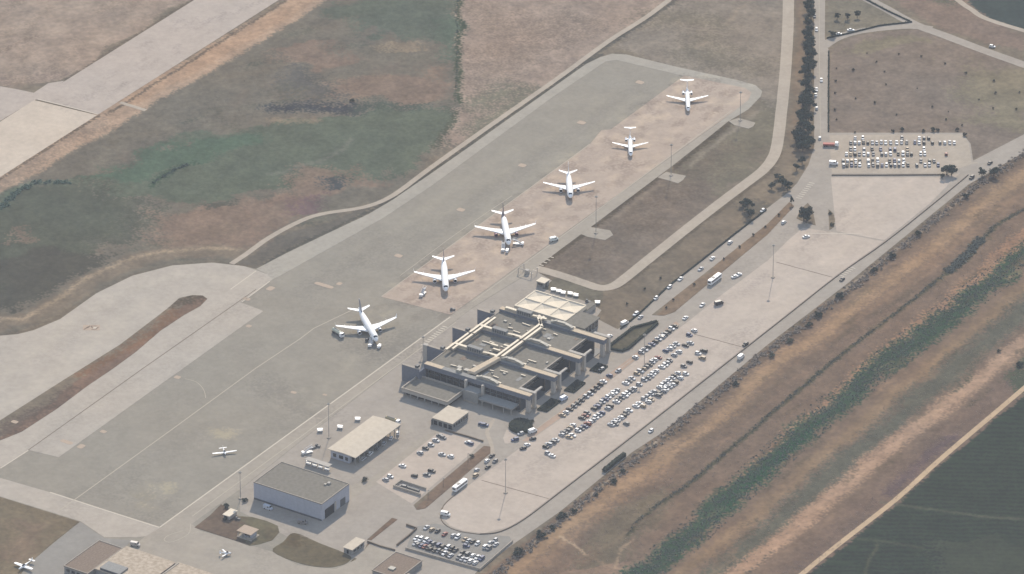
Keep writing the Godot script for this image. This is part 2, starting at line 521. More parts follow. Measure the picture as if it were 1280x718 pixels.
	p.poly([493.3, 2.5, 469.9, 30.0, 456.0, 54.8, 450.9, 105.2, 562.1, 44.3, 523.9, -14.9], 1, 2, Color(0.192, 0.225, 0.209))
	p.poly([480.5, 4.1, 471.2, 23.6, 458.4, 29.2, 459.1, 13.4], 4, 4, Color(0.310, 0.308, 0.253), 0.8)
	# scrub strips outside the boundary road
	p.poly([-291.0, 162.5, 323.6, 164.2, 449.5, 205.0, -61.3, 472.8, -401.5, 382.1, -411.5, 226.5], 1.2, 1.0, Color(0.403, 0.336, 0.280))
	p.stroke([-325.3, 169.9, -260.0, 167.5, -210.5, 166.2, -135.0, 164.6, -103.4, 164.4, 12.7, 162.2, 99.5, 163.3, 164.4, 162.7, 244.5, 160.4, 321.7, 165.2], 3.5, 1.2, 0.7, Color(0.355, 0.298, 0.247), 0.9)
	p.stroke([-242.6, 166.5, -192.8, 165.1, -125.2, 163.5, -82.9, 163.1], 0.9, 0.6, 0.3, Color(0.566, 0.518, 0.453), 0.8)
	p.stroke([86.2, 160.5, 130.5, 161.1, 185.0, 161.5, 249.1, 159.9], 0.9, 0.6, 0.3, Color(0.558, 0.504, 0.438), 0.8)
	p.stroke([-338.8, 178.8, -265.8, 173.8, -217.7, 172.3, -174.0, 173.6, -120.4, 175.9, -83.5, 178.9, -4.1, 172.3, 54.4, 176.6, 105.2, 175.7, 167.6, 176.8, 284.6, 175.0, 394.5, 179.8], 5, 2.4, 1.4, Color(0.526, 0.432, 0.335))
	p.stroke([-283.0, 182.4, -217.4, 180.7, -156.5, 183.0, -76.4, 184.9, 10.3, 184.4, 97.6, 185.4, 188.8, 185.9, 283.3, 186.4], 3, 2.4, 1.4, Color(0.496, 0.405, 0.314), 0.7)
	p.poly([-233.1, 190.6, -142.1, 189.3, -34.9, 190.7, 53.2, 190.3, 120.9, 192.9, 96.0, 186.3, -19.2, 181.3, -124.8, 183.7, -218.8, 181.6], 3.6, 2.4, Color(0.379, 0.323, 0.266), 0.8)
	p.poly([-265.9, 201.4, -187.9, 182.3, -139.7, 192.9, -171.6, 207.5, -209.8, 211.1, -249.9, 226.2], 4.8, 2.8, Color(0.364, 0.339, 0.266), 0.6)
	p.stroke([-202.4, 204.0, -184.4, 200.3, -138.8, 202.5, -69.0, 201.4, -50.5, 200.0, 39.3, 198.4, 127.5, 199.6, 155.3, 199.6, 215.8, 194.6, 272.1, 203.2], 1.5, 0.7, 0.7, Color(0.244, 0.236, 0.167), 0.95)
	p.stroke([150.7, 199.6, 175.7, 198.6, 195.1, 195.6], 3, 1.2, 1.0, Color(0.214, 0.226, 0.166), 0.9)
	p.poly([-198.3, 229.0, -144.3, 226.0, -81.3, 218.5, 29.7, 214.4, 122.3, 213.0, 240.3, 210.1, 205.1, 229.5, 98.9, 226.3, -3.1, 223.2, -108.8, 224.8, -207.8, 229.8], 3.0, 1.8, Color(0.518, 0.406, 0.322))
	p.poly([-300.3, 193.5, -255.4, 194.7, -224.1, 220.0, -243.1, 236.8, -284.6, 233.1], 3.6, 2.1, Color(0.481, 0.397, 0.329), 0.8)
	p.stroke([-284.6, 233.1, -234.6, 231.5, -197.5, 233.5, -150.9, 230.1, -96.6, 227.5, -40.1, 224.5, 30.5, 224.2, 101.4, 224.9, 189.7, 227.5, 278.3, 231.7], 7.0, 3.0, 3.2, Color(0.172, 0.249, 0.177))
	p.stroke([-155.3, 232.7, -100.3, 229.8, -44.0, 226.8], 3, 1.8, 1.0, Color(0.112, 0.252, 0.158), 0.8)
	p.stroke([-221.1, 247.9, -184.5, 250.4, -132.5, 249.1, -64.0, 248.7, 9.7, 246.5, 83.2, 245.6, 174.9, 246.2], 5, 3.0, 1.8, Color(0.466, 0.389, 0.300), 0.95)
	p.stroke([-228.4, 267.2, -175.3, 264.7, -114.9, 263.6, -53.0, 262.4, 31.3, 259.6, 153.5, 257.9], 8, 3.6, 2.1, Color(0.314, 0.309, 0.260), 0.95)
	p.stroke([-206.3, 278.5, -150.6, 274.8, -92.7, 275.6, -56.0, 274.2], 2.5, 1.2, 1.0, Color(0.235, 0.227, 0.198), 0.8)
	p.stroke([-13.1, 274.8, 26.5, 272.5, 50.1, 271.9], 2.5, 1.8, 1.0, Color(0.245, 0.246, 0.189), 0.8)
	p.stroke([-248.2, 274.4, -189.7, 273.4, -133.5, 274.6, -89.7, 273.8, -45.9, 273.4, -13.1, 274.8, 36.9, 276.8, 115.8, 278.7], 5.5, 2.4, 1.4, Color(0.574, 0.471, 0.383))
	p.stroke([-241.6, 299.7, -184.6, 299.9, -133.0, 299.1, -70.3, 297.5, -5.2, 295.4, 86.9, 294.6], 9, 3.6, 1.8, Color(0.395, 0.328, 0.279))
	p.stroke([-90.1, 298.9, -41.8, 296.2, -15.3, 296.2], 3, 1.8, 1.0, Color(0.330, 0.271, 0.271), 0.8)
	p.poly([59.8, 286.8, 103.3, 285.6, 62.5, 308.1, 43.2, 303.6], 2.4, 1.4, Color(0.216, 0.254, 0.189), 0.8)
	p.poly([-253.3, 311.6, -189.9, 307.0, -143.6, 307.7, -94.1, 308.7, -39.0, 307.1, 64.1, 307.2, 184.7, 394.4, -134.3, 511.0, -325.7, 430.3], 0.9, 0.7, Color(0.151, 0.194, 0.145))
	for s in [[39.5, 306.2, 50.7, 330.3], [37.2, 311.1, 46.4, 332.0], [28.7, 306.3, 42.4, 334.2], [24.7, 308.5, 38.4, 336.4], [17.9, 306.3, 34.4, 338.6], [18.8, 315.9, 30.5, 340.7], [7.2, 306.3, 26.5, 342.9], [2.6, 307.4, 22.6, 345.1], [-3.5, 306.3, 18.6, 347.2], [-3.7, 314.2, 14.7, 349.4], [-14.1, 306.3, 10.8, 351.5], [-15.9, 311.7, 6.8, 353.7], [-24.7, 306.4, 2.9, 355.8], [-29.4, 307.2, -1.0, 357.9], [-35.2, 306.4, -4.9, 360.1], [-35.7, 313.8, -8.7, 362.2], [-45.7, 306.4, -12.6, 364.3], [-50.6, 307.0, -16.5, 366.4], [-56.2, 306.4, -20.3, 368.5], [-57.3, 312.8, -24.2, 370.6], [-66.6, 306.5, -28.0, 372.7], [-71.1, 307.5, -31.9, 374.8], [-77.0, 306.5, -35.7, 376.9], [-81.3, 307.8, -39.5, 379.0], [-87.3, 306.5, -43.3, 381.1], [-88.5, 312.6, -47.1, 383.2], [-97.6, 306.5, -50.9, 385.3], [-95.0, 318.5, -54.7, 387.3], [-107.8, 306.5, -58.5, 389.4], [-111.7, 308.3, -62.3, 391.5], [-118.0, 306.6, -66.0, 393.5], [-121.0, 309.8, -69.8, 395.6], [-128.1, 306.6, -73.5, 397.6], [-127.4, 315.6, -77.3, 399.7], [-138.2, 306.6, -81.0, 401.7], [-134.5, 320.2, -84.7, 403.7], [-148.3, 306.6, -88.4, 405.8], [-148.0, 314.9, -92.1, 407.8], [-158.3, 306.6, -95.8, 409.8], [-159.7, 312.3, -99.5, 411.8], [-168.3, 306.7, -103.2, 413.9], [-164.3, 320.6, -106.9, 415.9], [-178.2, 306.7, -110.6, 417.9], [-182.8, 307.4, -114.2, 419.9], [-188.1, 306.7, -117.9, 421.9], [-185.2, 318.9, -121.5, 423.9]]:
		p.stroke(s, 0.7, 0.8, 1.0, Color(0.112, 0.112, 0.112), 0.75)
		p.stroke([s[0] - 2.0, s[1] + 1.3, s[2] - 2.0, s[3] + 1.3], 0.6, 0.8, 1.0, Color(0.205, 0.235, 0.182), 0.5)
	p.poly([-124.6, 343.4, -98.8, 367.8, -99.8, 397.5, -150.8, 425.6, -163.7, 375.3], 5.4, 3.1, Color(0.245, 0.255, 0.200), 0.55)
	p.stroke([-99.9, 299.7, -97.5, 306.7, -90.3, 333.7, -82.4, 358.7, -65.3, 388.3], 1.3, 0.6, 0.5, Color(0.327, 0.322, 0.260), 0.6)
	p.stroke([-141.0, 308.6, -136.2, 320.7, -133.5, 332.8, -130.9, 343.0], 1.2, 0.6, 0.5, Color(0.309, 0.301, 0.237), 0.5)
	p.stroke([-139.1, 320.9, -156.5, 325.0, -172.5, 330.9], 0.9, 0.6, 0.5, Color(0.309, 0.300, 0.232), 0.7)
	p.stroke([-224.4, 174.5, -228.3, 185.6, -234.4, 197.9], 0.9, 0.5, 0.3, Color(0.608, 0.526, 0.426), 0.85)
	p.stroke([-234.4, 197.9, -237.0, 215.6, -235.2, 222.9], 0.7, 0.5, 0.3, Color(0.527, 0.444, 0.362), 0.6)
	p.stroke([-236.3, 216.6, -217.6, 208.4, -205.8, 209.6], 0.9, 0.5, 0.3, Color(0.564, 0.482, 0.387), 0.8)
	# dry furrow-like streaks running with the strips
	for i in 260:
		var u := r.randf()
		var w := r.randf()
		var x := lerpf(-330.0, 310.0, u)
		var z := lerpf(lerpf(152.0, 148.0, u), lerpf(280.0, 300.0, u), w)
		var l := r.randf_range(6, 30)
		p.stroke([x, z, x + l, z + r.randf_range(-1.5, 1.5) + l * 0.03], r.randf_range(0.5, 1.4), 1.2, 1.5, [Color(0.304, 0.270, 0.207), Color(0.556, 0.459, 0.364), Color(0.363, 0.298, 0.247), Color(0.458, 0.381, 0.304)][r.randi() % 4], r.randf_range(0.25, 0.6))
	for i in 110:
		var x := r.randf_range(-60, 330)
		var z := r.randf_range(-470, -380)
		var l := r.randf_range(10, 40)
		p.stroke([x, z, x + l, z - l * r.randf_range(0.0, 0.5)], r.randf_range(0.8, 2.6), 3, 3, Color(0.583, 0.520, 0.459) if r.randf() < 0.5 else Color(0.470, 0.410, 0.350), r.randf_range(0.2, 0.5))
	# lawns and bare earth among the pavements
	p.poly([-343.5, -139.5, -95.7, -143.1, -108.4, -130.8, -350.6, -134.2], 0, 2, Color(0.422, 0.347, 0.287))
	p.stroke([-218.4, -144.9, -167.4, -143.2, -130.9, -144.4], 3.5, 3, 3, Color(0.439, 0.320, 0.230), 0.8)
	p.stroke([-121.5, -151.0, -104.6, -139.1], 4, 3, 2, Color(0.291, 0.243, 0.189), 0.8)
	p.stroke([-316.7, -143.4, -269.8, -140.1, -235.7, -137.8], 4, 3, 3, Color(0.326, 0.273, 0.239), 0.7)
	p.poly([-348.2, -146.8, -338.8, -52.0, -352.7, -41.9, -425.3, -30.7, -476.5, -49.8], 0, 2, Color(0.409, 0.365, 0.292))
	p.poly([-371.3, -86.5, -364.3, -59.9, -396.2, -47.0, -405.4, -61.2], 7, 7, Color(0.438, 0.374, 0.309), 0.7)
	p.poly([-295.7, -16.9, -287.9, 43.0, -318.2, 58.6, -344.6, 17.6], 0, 2, Color(0.367, 0.308, 0.253))
	p.poly([-294.7, 16.5, -287.9, 43.0, -318.2, 58.6, -327.4, 44.4], 3, 3, Color(0.362, 0.335, 0.255))
	p.poly([-301.8, 37.0, -296.3, 92.5, -314.8, 102.4, -336.6, 61.0], 0, 2, Color(0.353, 0.319, 0.245))
	p.poly([-294.9, 47.8, -290.3, 55.0, -307.8, 67.0, -312.4, 59.8], 3, 3, Color(0.291, 0.243, 0.170), 0.6)
	p.poly([-245.9, 92.2, -160.4, 82.6, -156.2, 89.2, -173.3, 100.3, -243.7, 103.6], 0, 2, Color(0.415, 0.350, 0.291))
	p.poly([-287.0, 91.4, -250.6, 85.0, -259.0, 95.7, -288.0, 97.7], 0, 1, Color(0.413, 0.334, 0.266))
	p.poly([8.4, 85.9, 77.7, 82.8, 178.4, 76.7, 172.4, 86.2, 132.2, 90.7, 57.2, 94.2, 15.8, 97.3], 0, 2, Color(0.437, 0.367, 0.297))
	p.poly([23.5, 13.1, 25.9, 45.6, 12.1, 52.7, 2.2, 49.8, 6.4, 15.4], 0, 2, Color(0.371, 0.348, 0.295))
	p.poly([-31.5, 83.2, -2.7, 82.7, 11.9, 91.2, 7.5, 95.0, -9.0, 95.6, -34.6, 95.7, -36.6, 87.5], 0, 1, Color(0.308, 0.296, 0.236))
	p.poly([-25.6, 89.0, -6.9, 90.1, -1.8, 91.1, -8.6, 92.7, -23.4, 92.4], 2, 2, Color(0.371, 0.347, 0.288), 0.8)
	for s in [[52.0, -323.2, 560.0, -323.2], [-470.0, -326.8, 50.0, -326.4], [47.0, -372.4, 560.0, -370.8]]:  # dark lines along runway, apron and road edges: verge growth plus painted shade
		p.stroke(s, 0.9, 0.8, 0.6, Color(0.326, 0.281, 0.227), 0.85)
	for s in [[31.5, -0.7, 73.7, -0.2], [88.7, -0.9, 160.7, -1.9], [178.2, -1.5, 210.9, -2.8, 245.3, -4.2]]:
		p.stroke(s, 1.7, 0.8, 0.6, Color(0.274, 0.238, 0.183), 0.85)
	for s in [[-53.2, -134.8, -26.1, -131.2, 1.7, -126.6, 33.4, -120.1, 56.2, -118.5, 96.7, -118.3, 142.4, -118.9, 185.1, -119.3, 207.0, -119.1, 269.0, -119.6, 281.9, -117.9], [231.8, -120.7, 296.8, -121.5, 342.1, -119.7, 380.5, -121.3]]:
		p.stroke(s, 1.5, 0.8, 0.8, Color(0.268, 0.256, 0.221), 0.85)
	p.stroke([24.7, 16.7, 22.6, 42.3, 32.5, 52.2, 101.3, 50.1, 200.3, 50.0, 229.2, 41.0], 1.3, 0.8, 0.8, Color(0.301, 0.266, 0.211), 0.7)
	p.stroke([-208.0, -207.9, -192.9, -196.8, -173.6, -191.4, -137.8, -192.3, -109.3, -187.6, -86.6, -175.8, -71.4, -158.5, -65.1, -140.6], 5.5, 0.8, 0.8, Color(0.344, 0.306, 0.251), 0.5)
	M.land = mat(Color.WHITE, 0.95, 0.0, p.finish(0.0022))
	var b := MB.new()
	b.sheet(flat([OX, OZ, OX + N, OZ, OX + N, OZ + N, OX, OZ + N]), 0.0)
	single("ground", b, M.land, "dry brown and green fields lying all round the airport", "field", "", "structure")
	var far := MB.new()
	far.sheet(flat([-5000, -5000, 5000, -5000, 5000, 5000, -5000, 5000]), -0.6)
	single("outlying_ground", far, mat(Color(0.409, 0.365, 0.306), 0.95), "open farmland stretching away beyond the airport fields", "field", "", "structure")

# ---------------------------------------------------------------- pavements
func build_pavement() -> void:
	# wear and stains shared by all paved sheets, drawn round a neutral grey
	var p := Painter.new()
	var base := Color(0.87, 0.87, 0.87)
	var lt := Color(0.96, 0.955, 0.94)
	var dk := Color(0.76, 0.76, 0.77)
	p.start(base)
	for s in [[13.8, -85.8, 93.9, -82.8, 237.2, -84.2], [-30.8, -100.1, 43.9, -94.6, 147.7, -95.2], [28.8, -62.5, 154.2, -65.6, 249.5, -69.1]]:
		p.stroke(s, 2.2, 3, 2, lt, 0.35)
	for s in [[-15.9, -77.0, 98.9, -74.9, 261.5, -76.6], [-18.3, -53.5, 80.9, -52.1, 255.5, -55.9], [-73.0, -93.6, -25.9, -92.4, 22.1, -91.3]]:
		p.stroke(s, 4, 5, 3, dk, 0.28)
	for s in [[-307.6, -41.7, -301.9, -39.4, -307.1, -34.6], [-316.0, -32.5, -316.1, -26.2], [-298.4, -30.8, -295.9, -30.0], [-232.4, -43.9, -231.7, -41.2], [-229.3, -39.2, -227.9, -38.6]]:
		p.stroke(s, 4.0, 2.5, 2.5, Color(1.0, 0.985, 0.93), 0.9)
	for s in [[-302.6, -43.7, -304.1, -26.8, -316.5, -26.9], [-171.3, -34.4, -163.6, -32.7], [-176.6, -29.1, -177.4, -16.9], [-134.0, -27.6, -119.6, -29.2]]:
		p.stroke(s, 2.6, 3, 2, lt, 0.6)
	for s in [[-304.0, -42.7, -317.5, -25.2, -309.8, -22.8], [-105.6, -38.7, -98.8, -10.8], [-100.2, -47.7, -110.0, -19.5, -78.3, -13.7], [-170.6, -53.7, -184.0, -7.0]]:
		p.stroke(s, 6, 6, 4, dk, 0.5)
	# taxiway wheel tracks
	for s in [[-274.3, -180.6, -194.1, -184.7, -132.1, -185.3, -92.5, -168.7, -76.7, -135.2], [-303.3, -158.9, -212.0, -160.6, -130.1, -164.4]]:
		p.stroke(s, 3, 5, 2, lt, 0.4)
	for s in [[-259.6, -191.7, -205.5, -176.4, -123.2, -180.4, -90.0, -159.4], [-298.7, -118.8, -175.4, -121.0, -90.2, -120.3]]:
		p.stroke(s, 3, 4, 2, dk, 0.22)
	# blotches on the parking stands
	var r := RandomNumberGenerator.new()
	r.seed = 5
	for i in 330:
		var x := r.randf_range(-70, 300)
		var z := r.randf_range(-62, -14)
		p.stroke([x, z, x + r.randf_range(1, 6), z + r.randf_range(-2, 2)], r.randf_range(1.2, 3.0), 1.5, 1.5, Color(0.72, 0.71, 0.71) if r.randf() < 0.55 else Color(0.99, 0.98, 0.95), r.randf_range(0.25, 0.6))
	# streaks along the forecourt lots
	for i in 60:
		var x := r.randf_range(-200, 230)
		var z := r.randf_range(95, 150)
		p.stroke([x, z, x + r.randf_range(15, 50), z + r.randf_range(-3, 3)], r.randf_range(0.8, 2.4), 2, 2, dk if r.randf() < 0.5 else lt, r.randf_range(0.12, 0.35))
	for i in 90:
		var x := r.randf_range(-420, 60)
		var z := r.randf_range(-140, 60)
		p.stroke([x, z, x + r.randf_range(8, 40), z + r.randf_range(-6, 6)], r.randf_range(1.0, 4.5), 4, 3, dk if r.randf() < 0.6 else lt, r.randf_range(0.08, 0.25))
	# tyre marks on the runway
	for i in 40:
		var x := r.randf_range(40, 260)
		var z := r.randf_range(-362, -335)
		p.stroke([x, z, x + r.randf_range(4, 14), z + r.randf_range(-1, 1)], 0.8, 1.5, 1, dk, r.randf_range(0.2, 0.6))
	var worn := p.finish(0.0007)
	M.asphalt = mat(Color(0.600, 0.573, 0.520), 0.9, 0.0, worn)
	M.taxi = mat(Color(0.720, 0.682, 0.629), 0.9, 0.0, worn)
	M.shoulder = mat(Color(0.673, 0.645, 0.592), 0.9, 0.0, worn)
	M.stand = mat(Color(0.720, 0.653, 0.588), 0.9, 0.0, worn)
	M.service = mat(Color(0.665, 0.628, 0.571), 0.9, 0.0, worn)
	M.runway = mat(Color(0.732, 0.682, 0.633), 0.9, 0.0, worn)
	M.runway_pale = mat(Color(0.803, 0.748, 0.678), 0.9, 0.0, worn)
	M.lot = mat(Color(0.757, 0.703, 0.645), 0.9, 0.0, worn)
	M.road = mat(Color(0.665, 0.628, 0.579), 0.9, 0.0, worn)
	M.track = mat(Color(0.715, 0.666, 0.600), 0.9, 0.0, worn)
	M.path = mat(Color(0.774, 0.674, 0.550), 0.95, 0.0, worn)
	M.road_dark = mat(Color(0.596, 0.578, 0.546), 0.9, 0.0, worn)
	M.paving_red = mat(Color(0.707, 0.616, 0.542), 0.9, 0.0, worn)

	# runway
	ground("runway", [47, -371, 700, -369.5, 700, -324.5, 51, -327.5], 0.06, M.runway, "long pale grey runway crossing the upper left corner", "runway")
	ground("runway_end", [-500, -371, 45.5, -371, 49.5, -327.5, -500, -328], 0.06, M.runway_pale, "cream concrete runway end at the left edge", "runway")
	ground("turning_pad", [-5.9, -405.7, 25.2, -429.2, 49.6, -399.4, 51.6, -390.1, 53.5, -377.2, 68.8, -377.6, 76.7, -371.4, 58.2, -369.9, 48.0, -370.7, 12.3, -371.7], 0.04, M.runway, "grey turning pad beside the cream runway end", "runway")
	lane("blast_strip", [71.2, -325.9, 70.9, -316.3, 70.7, -306.7], 3.0, 0.05, M.track, "short pale service track beside the runway edge", "track")
	# taxiway and apron
	ground("apron", [-261.8, -212.1, -227.5, -215.7, -204.9, -210.2, -198.1, -203.0, -189.4, -198.3, -170.6, -193.6, -134.6, -194.6, -106.1, -189.9, -83.4, -178.0, -68.1, -160.7, -61.8, -142.8, -60.9, -135.1, -35.5, -131.6, -0.0, -125.0, 30.7, -119.1, 53.1, -117.3, 93.1, -117.1, 139.7, -117.2, 182.9, -117.8, 205.2, -117.9, 267.1, -118.5, 279.7, -116.3, 287.7, -112.7, 291.4, -104.9, 293.6, -69.1, 298.2, -26.4, 297.8, -17.0, 293.1, -9.4, 286.1, -6.4, 267.6, -3.7, 247.4, -5.5, 212.7, -4.0, 179.1, -2.9, 88.4, -1.7, 29.4, -1.2, 24.2, -0.3, 18.9, 15.0, 7.7, 15.6, 8.2, 44.9, 4.0, 57.8, -5.8, 60.2, -10.5, 77.5, -77.8, 81.8, -145.7, 93.9, -160.3, 89.3, -240.7, 93.9, -257.5, 93.2, -284.5, 92.2, -335.4, 101.1, -419.9, 53.0, -483.0, -44.9], 0.05, M.asphalt, "grey asphalt apron stretching past the six parked jets", "apron", 0.3)
	ground("taxiway", [-261.8, -212.1, -227.5, -215.7, -204.9, -210.2, -198.1, -203.0, -189.4, -198.3, -170.6, -193.6, -134.6, -194.6, -106.1, -189.9, -83.4, -178.0, -68.1, -160.7, -61.8, -142.8, -62.7, -126.1, -66.8, -119.9, -99.0, -119.7, -100.6, -102.6, -299.5, -100.4, -302.0, -119.0, -326.6, -119.7, -383.0, -120.5], 0.09, M.taxi, "pale curved taxiway looping round a brown earth strip", "taxiway", 0.05)
	ground("apron_shoulder", [-60.9, -135.1, -35.5, -131.6, -0.0, -125.0, 30.7, -119.1, 53.1, -117.3, 93.1, -117.1, 139.7, -117.2, 182.9, -117.8, 205.2, -117.9, 267.1, -118.5, 279.7, -116.3, 287.7, -112.7, 291.4, -104.9, 293.6, -69.1, 298.2, -26.4, 297.8, -17.0, 293.1, -9.4, 286.1, -6.4, 267.6, -3.7, 247.4, -5.5, 240.8, -9.2, 268.2, -10.2, 285.6, -15.1, 285.2, -60.0, 281.6, -106.2, 276.3, -110.4, 217.1, -111.3, 134.8, -109.4, 81.2, -108.1, 32.1, -109.1, -11.2, -113.5, -61.6, -119.0, -66.8, -119.9, -62.7, -126.1], 0.09, M.shoulder, "pale shoulder strip edging the far side of the apron", "pavement", 0.05)
	ground("aircraft_stands", [-50.2, -55.9, 177.3, -58.9, 196.1, -62.9, 200.1, -58.7, 285.8, -60.0, 291.3, -20.2, 287.8, -13.6, 278.4, -10.2, 264.7, -9.7, 84.8, -10.6, -47.0, -10.9], 0.10, M.stand, "pinkish concrete parking stands under the five far jets", "apron", 0.06)
	ground("service_road", [-331.9, -9.6, -47.8, -10.5, 84.0, -10.0, 263.7, -9.2, 275.7, -8.5, 272.1, -4.1, 247.4, -5.5, 212.7, -4.0, 179.1, -2.9, 88.4, -1.7, 29.4, -1.2, 11.5, -2.0, -33.4, -5.4, -85.3, -3.7, -135.4, -2.5, -209.5, -0.2, -274.8, 2.6, -319.2, 2.3, -331.9, -1.8], 0.08, M.service, "grey airside service road between the stands and the terminal", "road", 0.04)
	ground("cross_taxilane", [-337.0, -155.3, -335.1, -113.4, -333.2, -81.6, -332.5, -9.7, -336.3, -3.9, -347.2, -14.4, -356.4, -28.8, -349.5, -49.5, -351.2, -101.5, -352.5, -143.6], 0.08, M.taxi, "pale taxi lane crossing the lower left of the apron", "taxiway", 0.04)
	ground("yard", [-85.3, -3.7, -34.2, -4.9, 10.6, -1.4, 24.2, -0.3, 18.9, 15.0, 7.7, 15.6, 8.2, 44.9, 4.0, 57.8, -5.8, 60.2, -10.5, 77.5, -77.8, 81.8, -145.7, 93.9, -160.3, 89.3, -240.7, 93.9, -257.5, 93.2, -284.5, 92.2, -302.1, 99.0, -303.3, 53.6, -298.3, 34.6, -294.7, 16.5, -275.5, 3.1, -210.3, 0.3, -136.2, -2.0], 0.07, M.road, "pale concrete service yard around the terminal and sheds", "yard", 0.04)
	ground("road_by_terminal", [-247.6, 33.7, -238.5, 51.0, -222.0, 55.5, -179.4, 53.2, -160.8, 55.6, -162.4, 63.0, -230.8, 61.4, -257.4, 58.5, -263.2, 49.5], 0.085, M.service, "grey lane between the long shed and the staff car park", "road", 0.03)
	ground("hangar_yard", [-294.7, 16.5, -297.1, 28.6, -296.2, 69.3, -300.2, 86.5, -280.2, 89.4, -254.4, 88.5, -246.6, 72.0, -256.5, 63.1, -281.7, 60.5, -281.6, 16.2], 0.085, M.road, "worn concrete yard in front of the blue grey hangar", "yard", 0.03)
	ground("lower_lane", [-332.8, -9.5, -319.9, 2.8, -323.1, 10.3, -320.5, 55.1, -324.9, 74.5, -317.3, 93.9, -303.3, 97.2, -285.4, 93.9, -284.8, 110.4, -308.0, 113.1, -345.6, 123.2, -400.0, 38.8, -380.0, 9.1, -361.8, -9.1, -344.8, -10.9], 0.085, M.service, "grey service lane passing the small white aircraft", "road", 0.03)
	ground("side_lane", [-350.2, -49.0, -357.1, -28.3, -351.1, -14.3, -364.1, -12.7, -364.2, -28.4, -390.2, -28.3, -427.2, -3.4, -440.8, -24.4, -400.0, -45.2, -377.5, -47.5], 0.088, M.road_dark, "darker lane beside the lower left lawn", "road", 0.03)
	for a in [[[247.6, -5.6, 254.6, -2.5, 254.4, 9.0, 249.7, 10.5, 245.4, 9.7, 244.8, 0.0], "farthest"], [[161.6, -2.4, 170.6, -1.8, 172.5, 10.6, 167.1, 11.9, 161.6, 11.9, 161.8, 6.3], "middle"], [[76.3, -1.6, 86.8, -2.0, 89.4, 10.1, 85.5, 14.5, 77.6, 14.0, 75.5, 3.7], "nearest"]]:
		ground("mast_pad", a[0], 0.11, M.service, "%s concrete pad on the grass beside the apron" % a[1], "pad", 0.12)
	# perimeter tracks
	lane("perimeter_road", [471.4, -96.4, 460.0, -89.7, 443.6, -80.1, 426.0, -69.8, 411.1, -61.1, 400.1, -54.7, 390.8, -49.2, 381.8, -44.0, 371.8, -38.3, 360.3, -31.8, 348.0, -24.9, 335.5, -17.9, 323.2, -11.1, 310.9, -4.4, 298.5, 2.2, 286.5, 8.7, 275.2, 14.6, 264.6, 20.3, 254.4, 25.7, 245.2, 30.5, 237.4, 34.4, 231.5, 37.2, 227.2, 39.1, 223.5, 40.5, 219.7, 41.7, 215.7, 42.8, 211.8, 43.7, 208.1, 44.3, 204.4, 44.8, 201.2, 45.1, 198.5, 45.2, 195.0, 45.3, 189.9, 45.3, 182.5, 45.3, 173.6, 45.3, 163.7, 45.3, 153.4, 45.4, 142.5, 45.6, 130.9, 45.8, 119.0, 46.1, 107.2, 46.4, 95.1, 46.8, 82.4, 47.2, 70.7, 47.6, 61.1, 47.9, 54.1, 48.2, 49.1, 48.4, 45.3, 48.5, 41.7, 48.6, 38.5, 48.6, 36.0, 48.5, 33.9, 48.3, 31.9, 47.7, 30.1, 46.9, 28.5, 45.8, 27.2, 44.4, 26.3, 42.6, 25.9, 40.5, 25.9, 38.0, 26.1, 35.1, 26.3, 31.9, 26.5, 28.1, 26.8, 23.9, 27.0, 19.5, 27.1, 15.1, 27.1, 10.5, 26.9, 5.6, 26.8, 1.2, 26.6, -1.9], 7.0, 0.06, M.track, "pale perimeter road bending round the brown lawn", "road")
	lane("field_track", [-63.4, -150.6, -60.5, -150.6, -56.4, -150.5, -51.7, -150.4, -46.8, -150.4, -42.0, -150.6, -36.8, -150.8, -31.5, -151.0, -25.9, -150.9, -19.8, -150.5, -13.4, -149.9, -7.1, -149.1, -1.4, -148.1, 3.2, -147.2, 7.1, -146.2, 11.0, -144.8, 15.3, -142.6, 20.4, -139.1, 25.8, -134.5, 31.3, -129.8, 36.7, -126.2, 41.6, -123.9, 46.2, -122.3, 51.3, -121.2, 57.4, -120.4, 65.0, -120.2, 73.5, -120.4, 82.7, -120.8, 92.4, -121.2, 102.6, -121.4, 113.4, -121.6, 124.8, -121.8, 136.7, -121.9, 149.2, -122.0, 162.5, -122.1, 176.1, -122.1, 189.6, -122.2, 203.0, -122.2, 216.4, -122.3, 229.9, -122.3, 243.6, -122.5, 257.9, -122.8, 272.7, -123.3, 287.2, -123.7, 300.6, -123.9, 312.6, -123.7, 323.6, -123.1, 334.1, -122.6, 344.5, -122.3, 354.0, -122.6, 362.8, -123.1, 372.4, -123.6, 384.4, -123.7, 401.6, -123.2, 422.5, -122.2, 442.2, -121.2, 455.9, -120.4], 3.6, 0.05, M.track, "narrow pale track following the far side of the apron", "track")
	# landside
	ground("forecourt", [-145.7, 93.9, -77.8, 81.8, -10.5, 77.5, 13.3, 77.5, 49.0, 74.2, 89.3, 73.6, 126.5, 72.6, 163.3, 72.1, 186.3, 72.0, 200.4, 70.2, 224.0, 63.8, 245.6, 54.9, 479.9, -83.3, 483.7, -77.4, 376.4, -14.6, 364.1, -4.8, 266.4, 52.0, 309.7, 119.3, 299.6, 130.9, 281.2, 142.9, 342.2, 154.0, 393.6, 158.5, 374.6, 168.8, 306.5, 162.9, 252.5, 155.8, 105.7, 158.6, 19.9, 157.9, -98.1, 161.2, -126.0, 158.9, -201.8, 160.7, -245.8, 158.4, -277.3, 157.6, -301.3, 161.7, -313.8, 142.3, -308.0, 113.1, -284.8, 110.4, -284.5, 92.2, -257.5, 93.2, -240.7, 93.9, -160.3, 89.3], 0.06, M.road, "grey access roads and forecourt in front of the terminal", "road", 0.3)
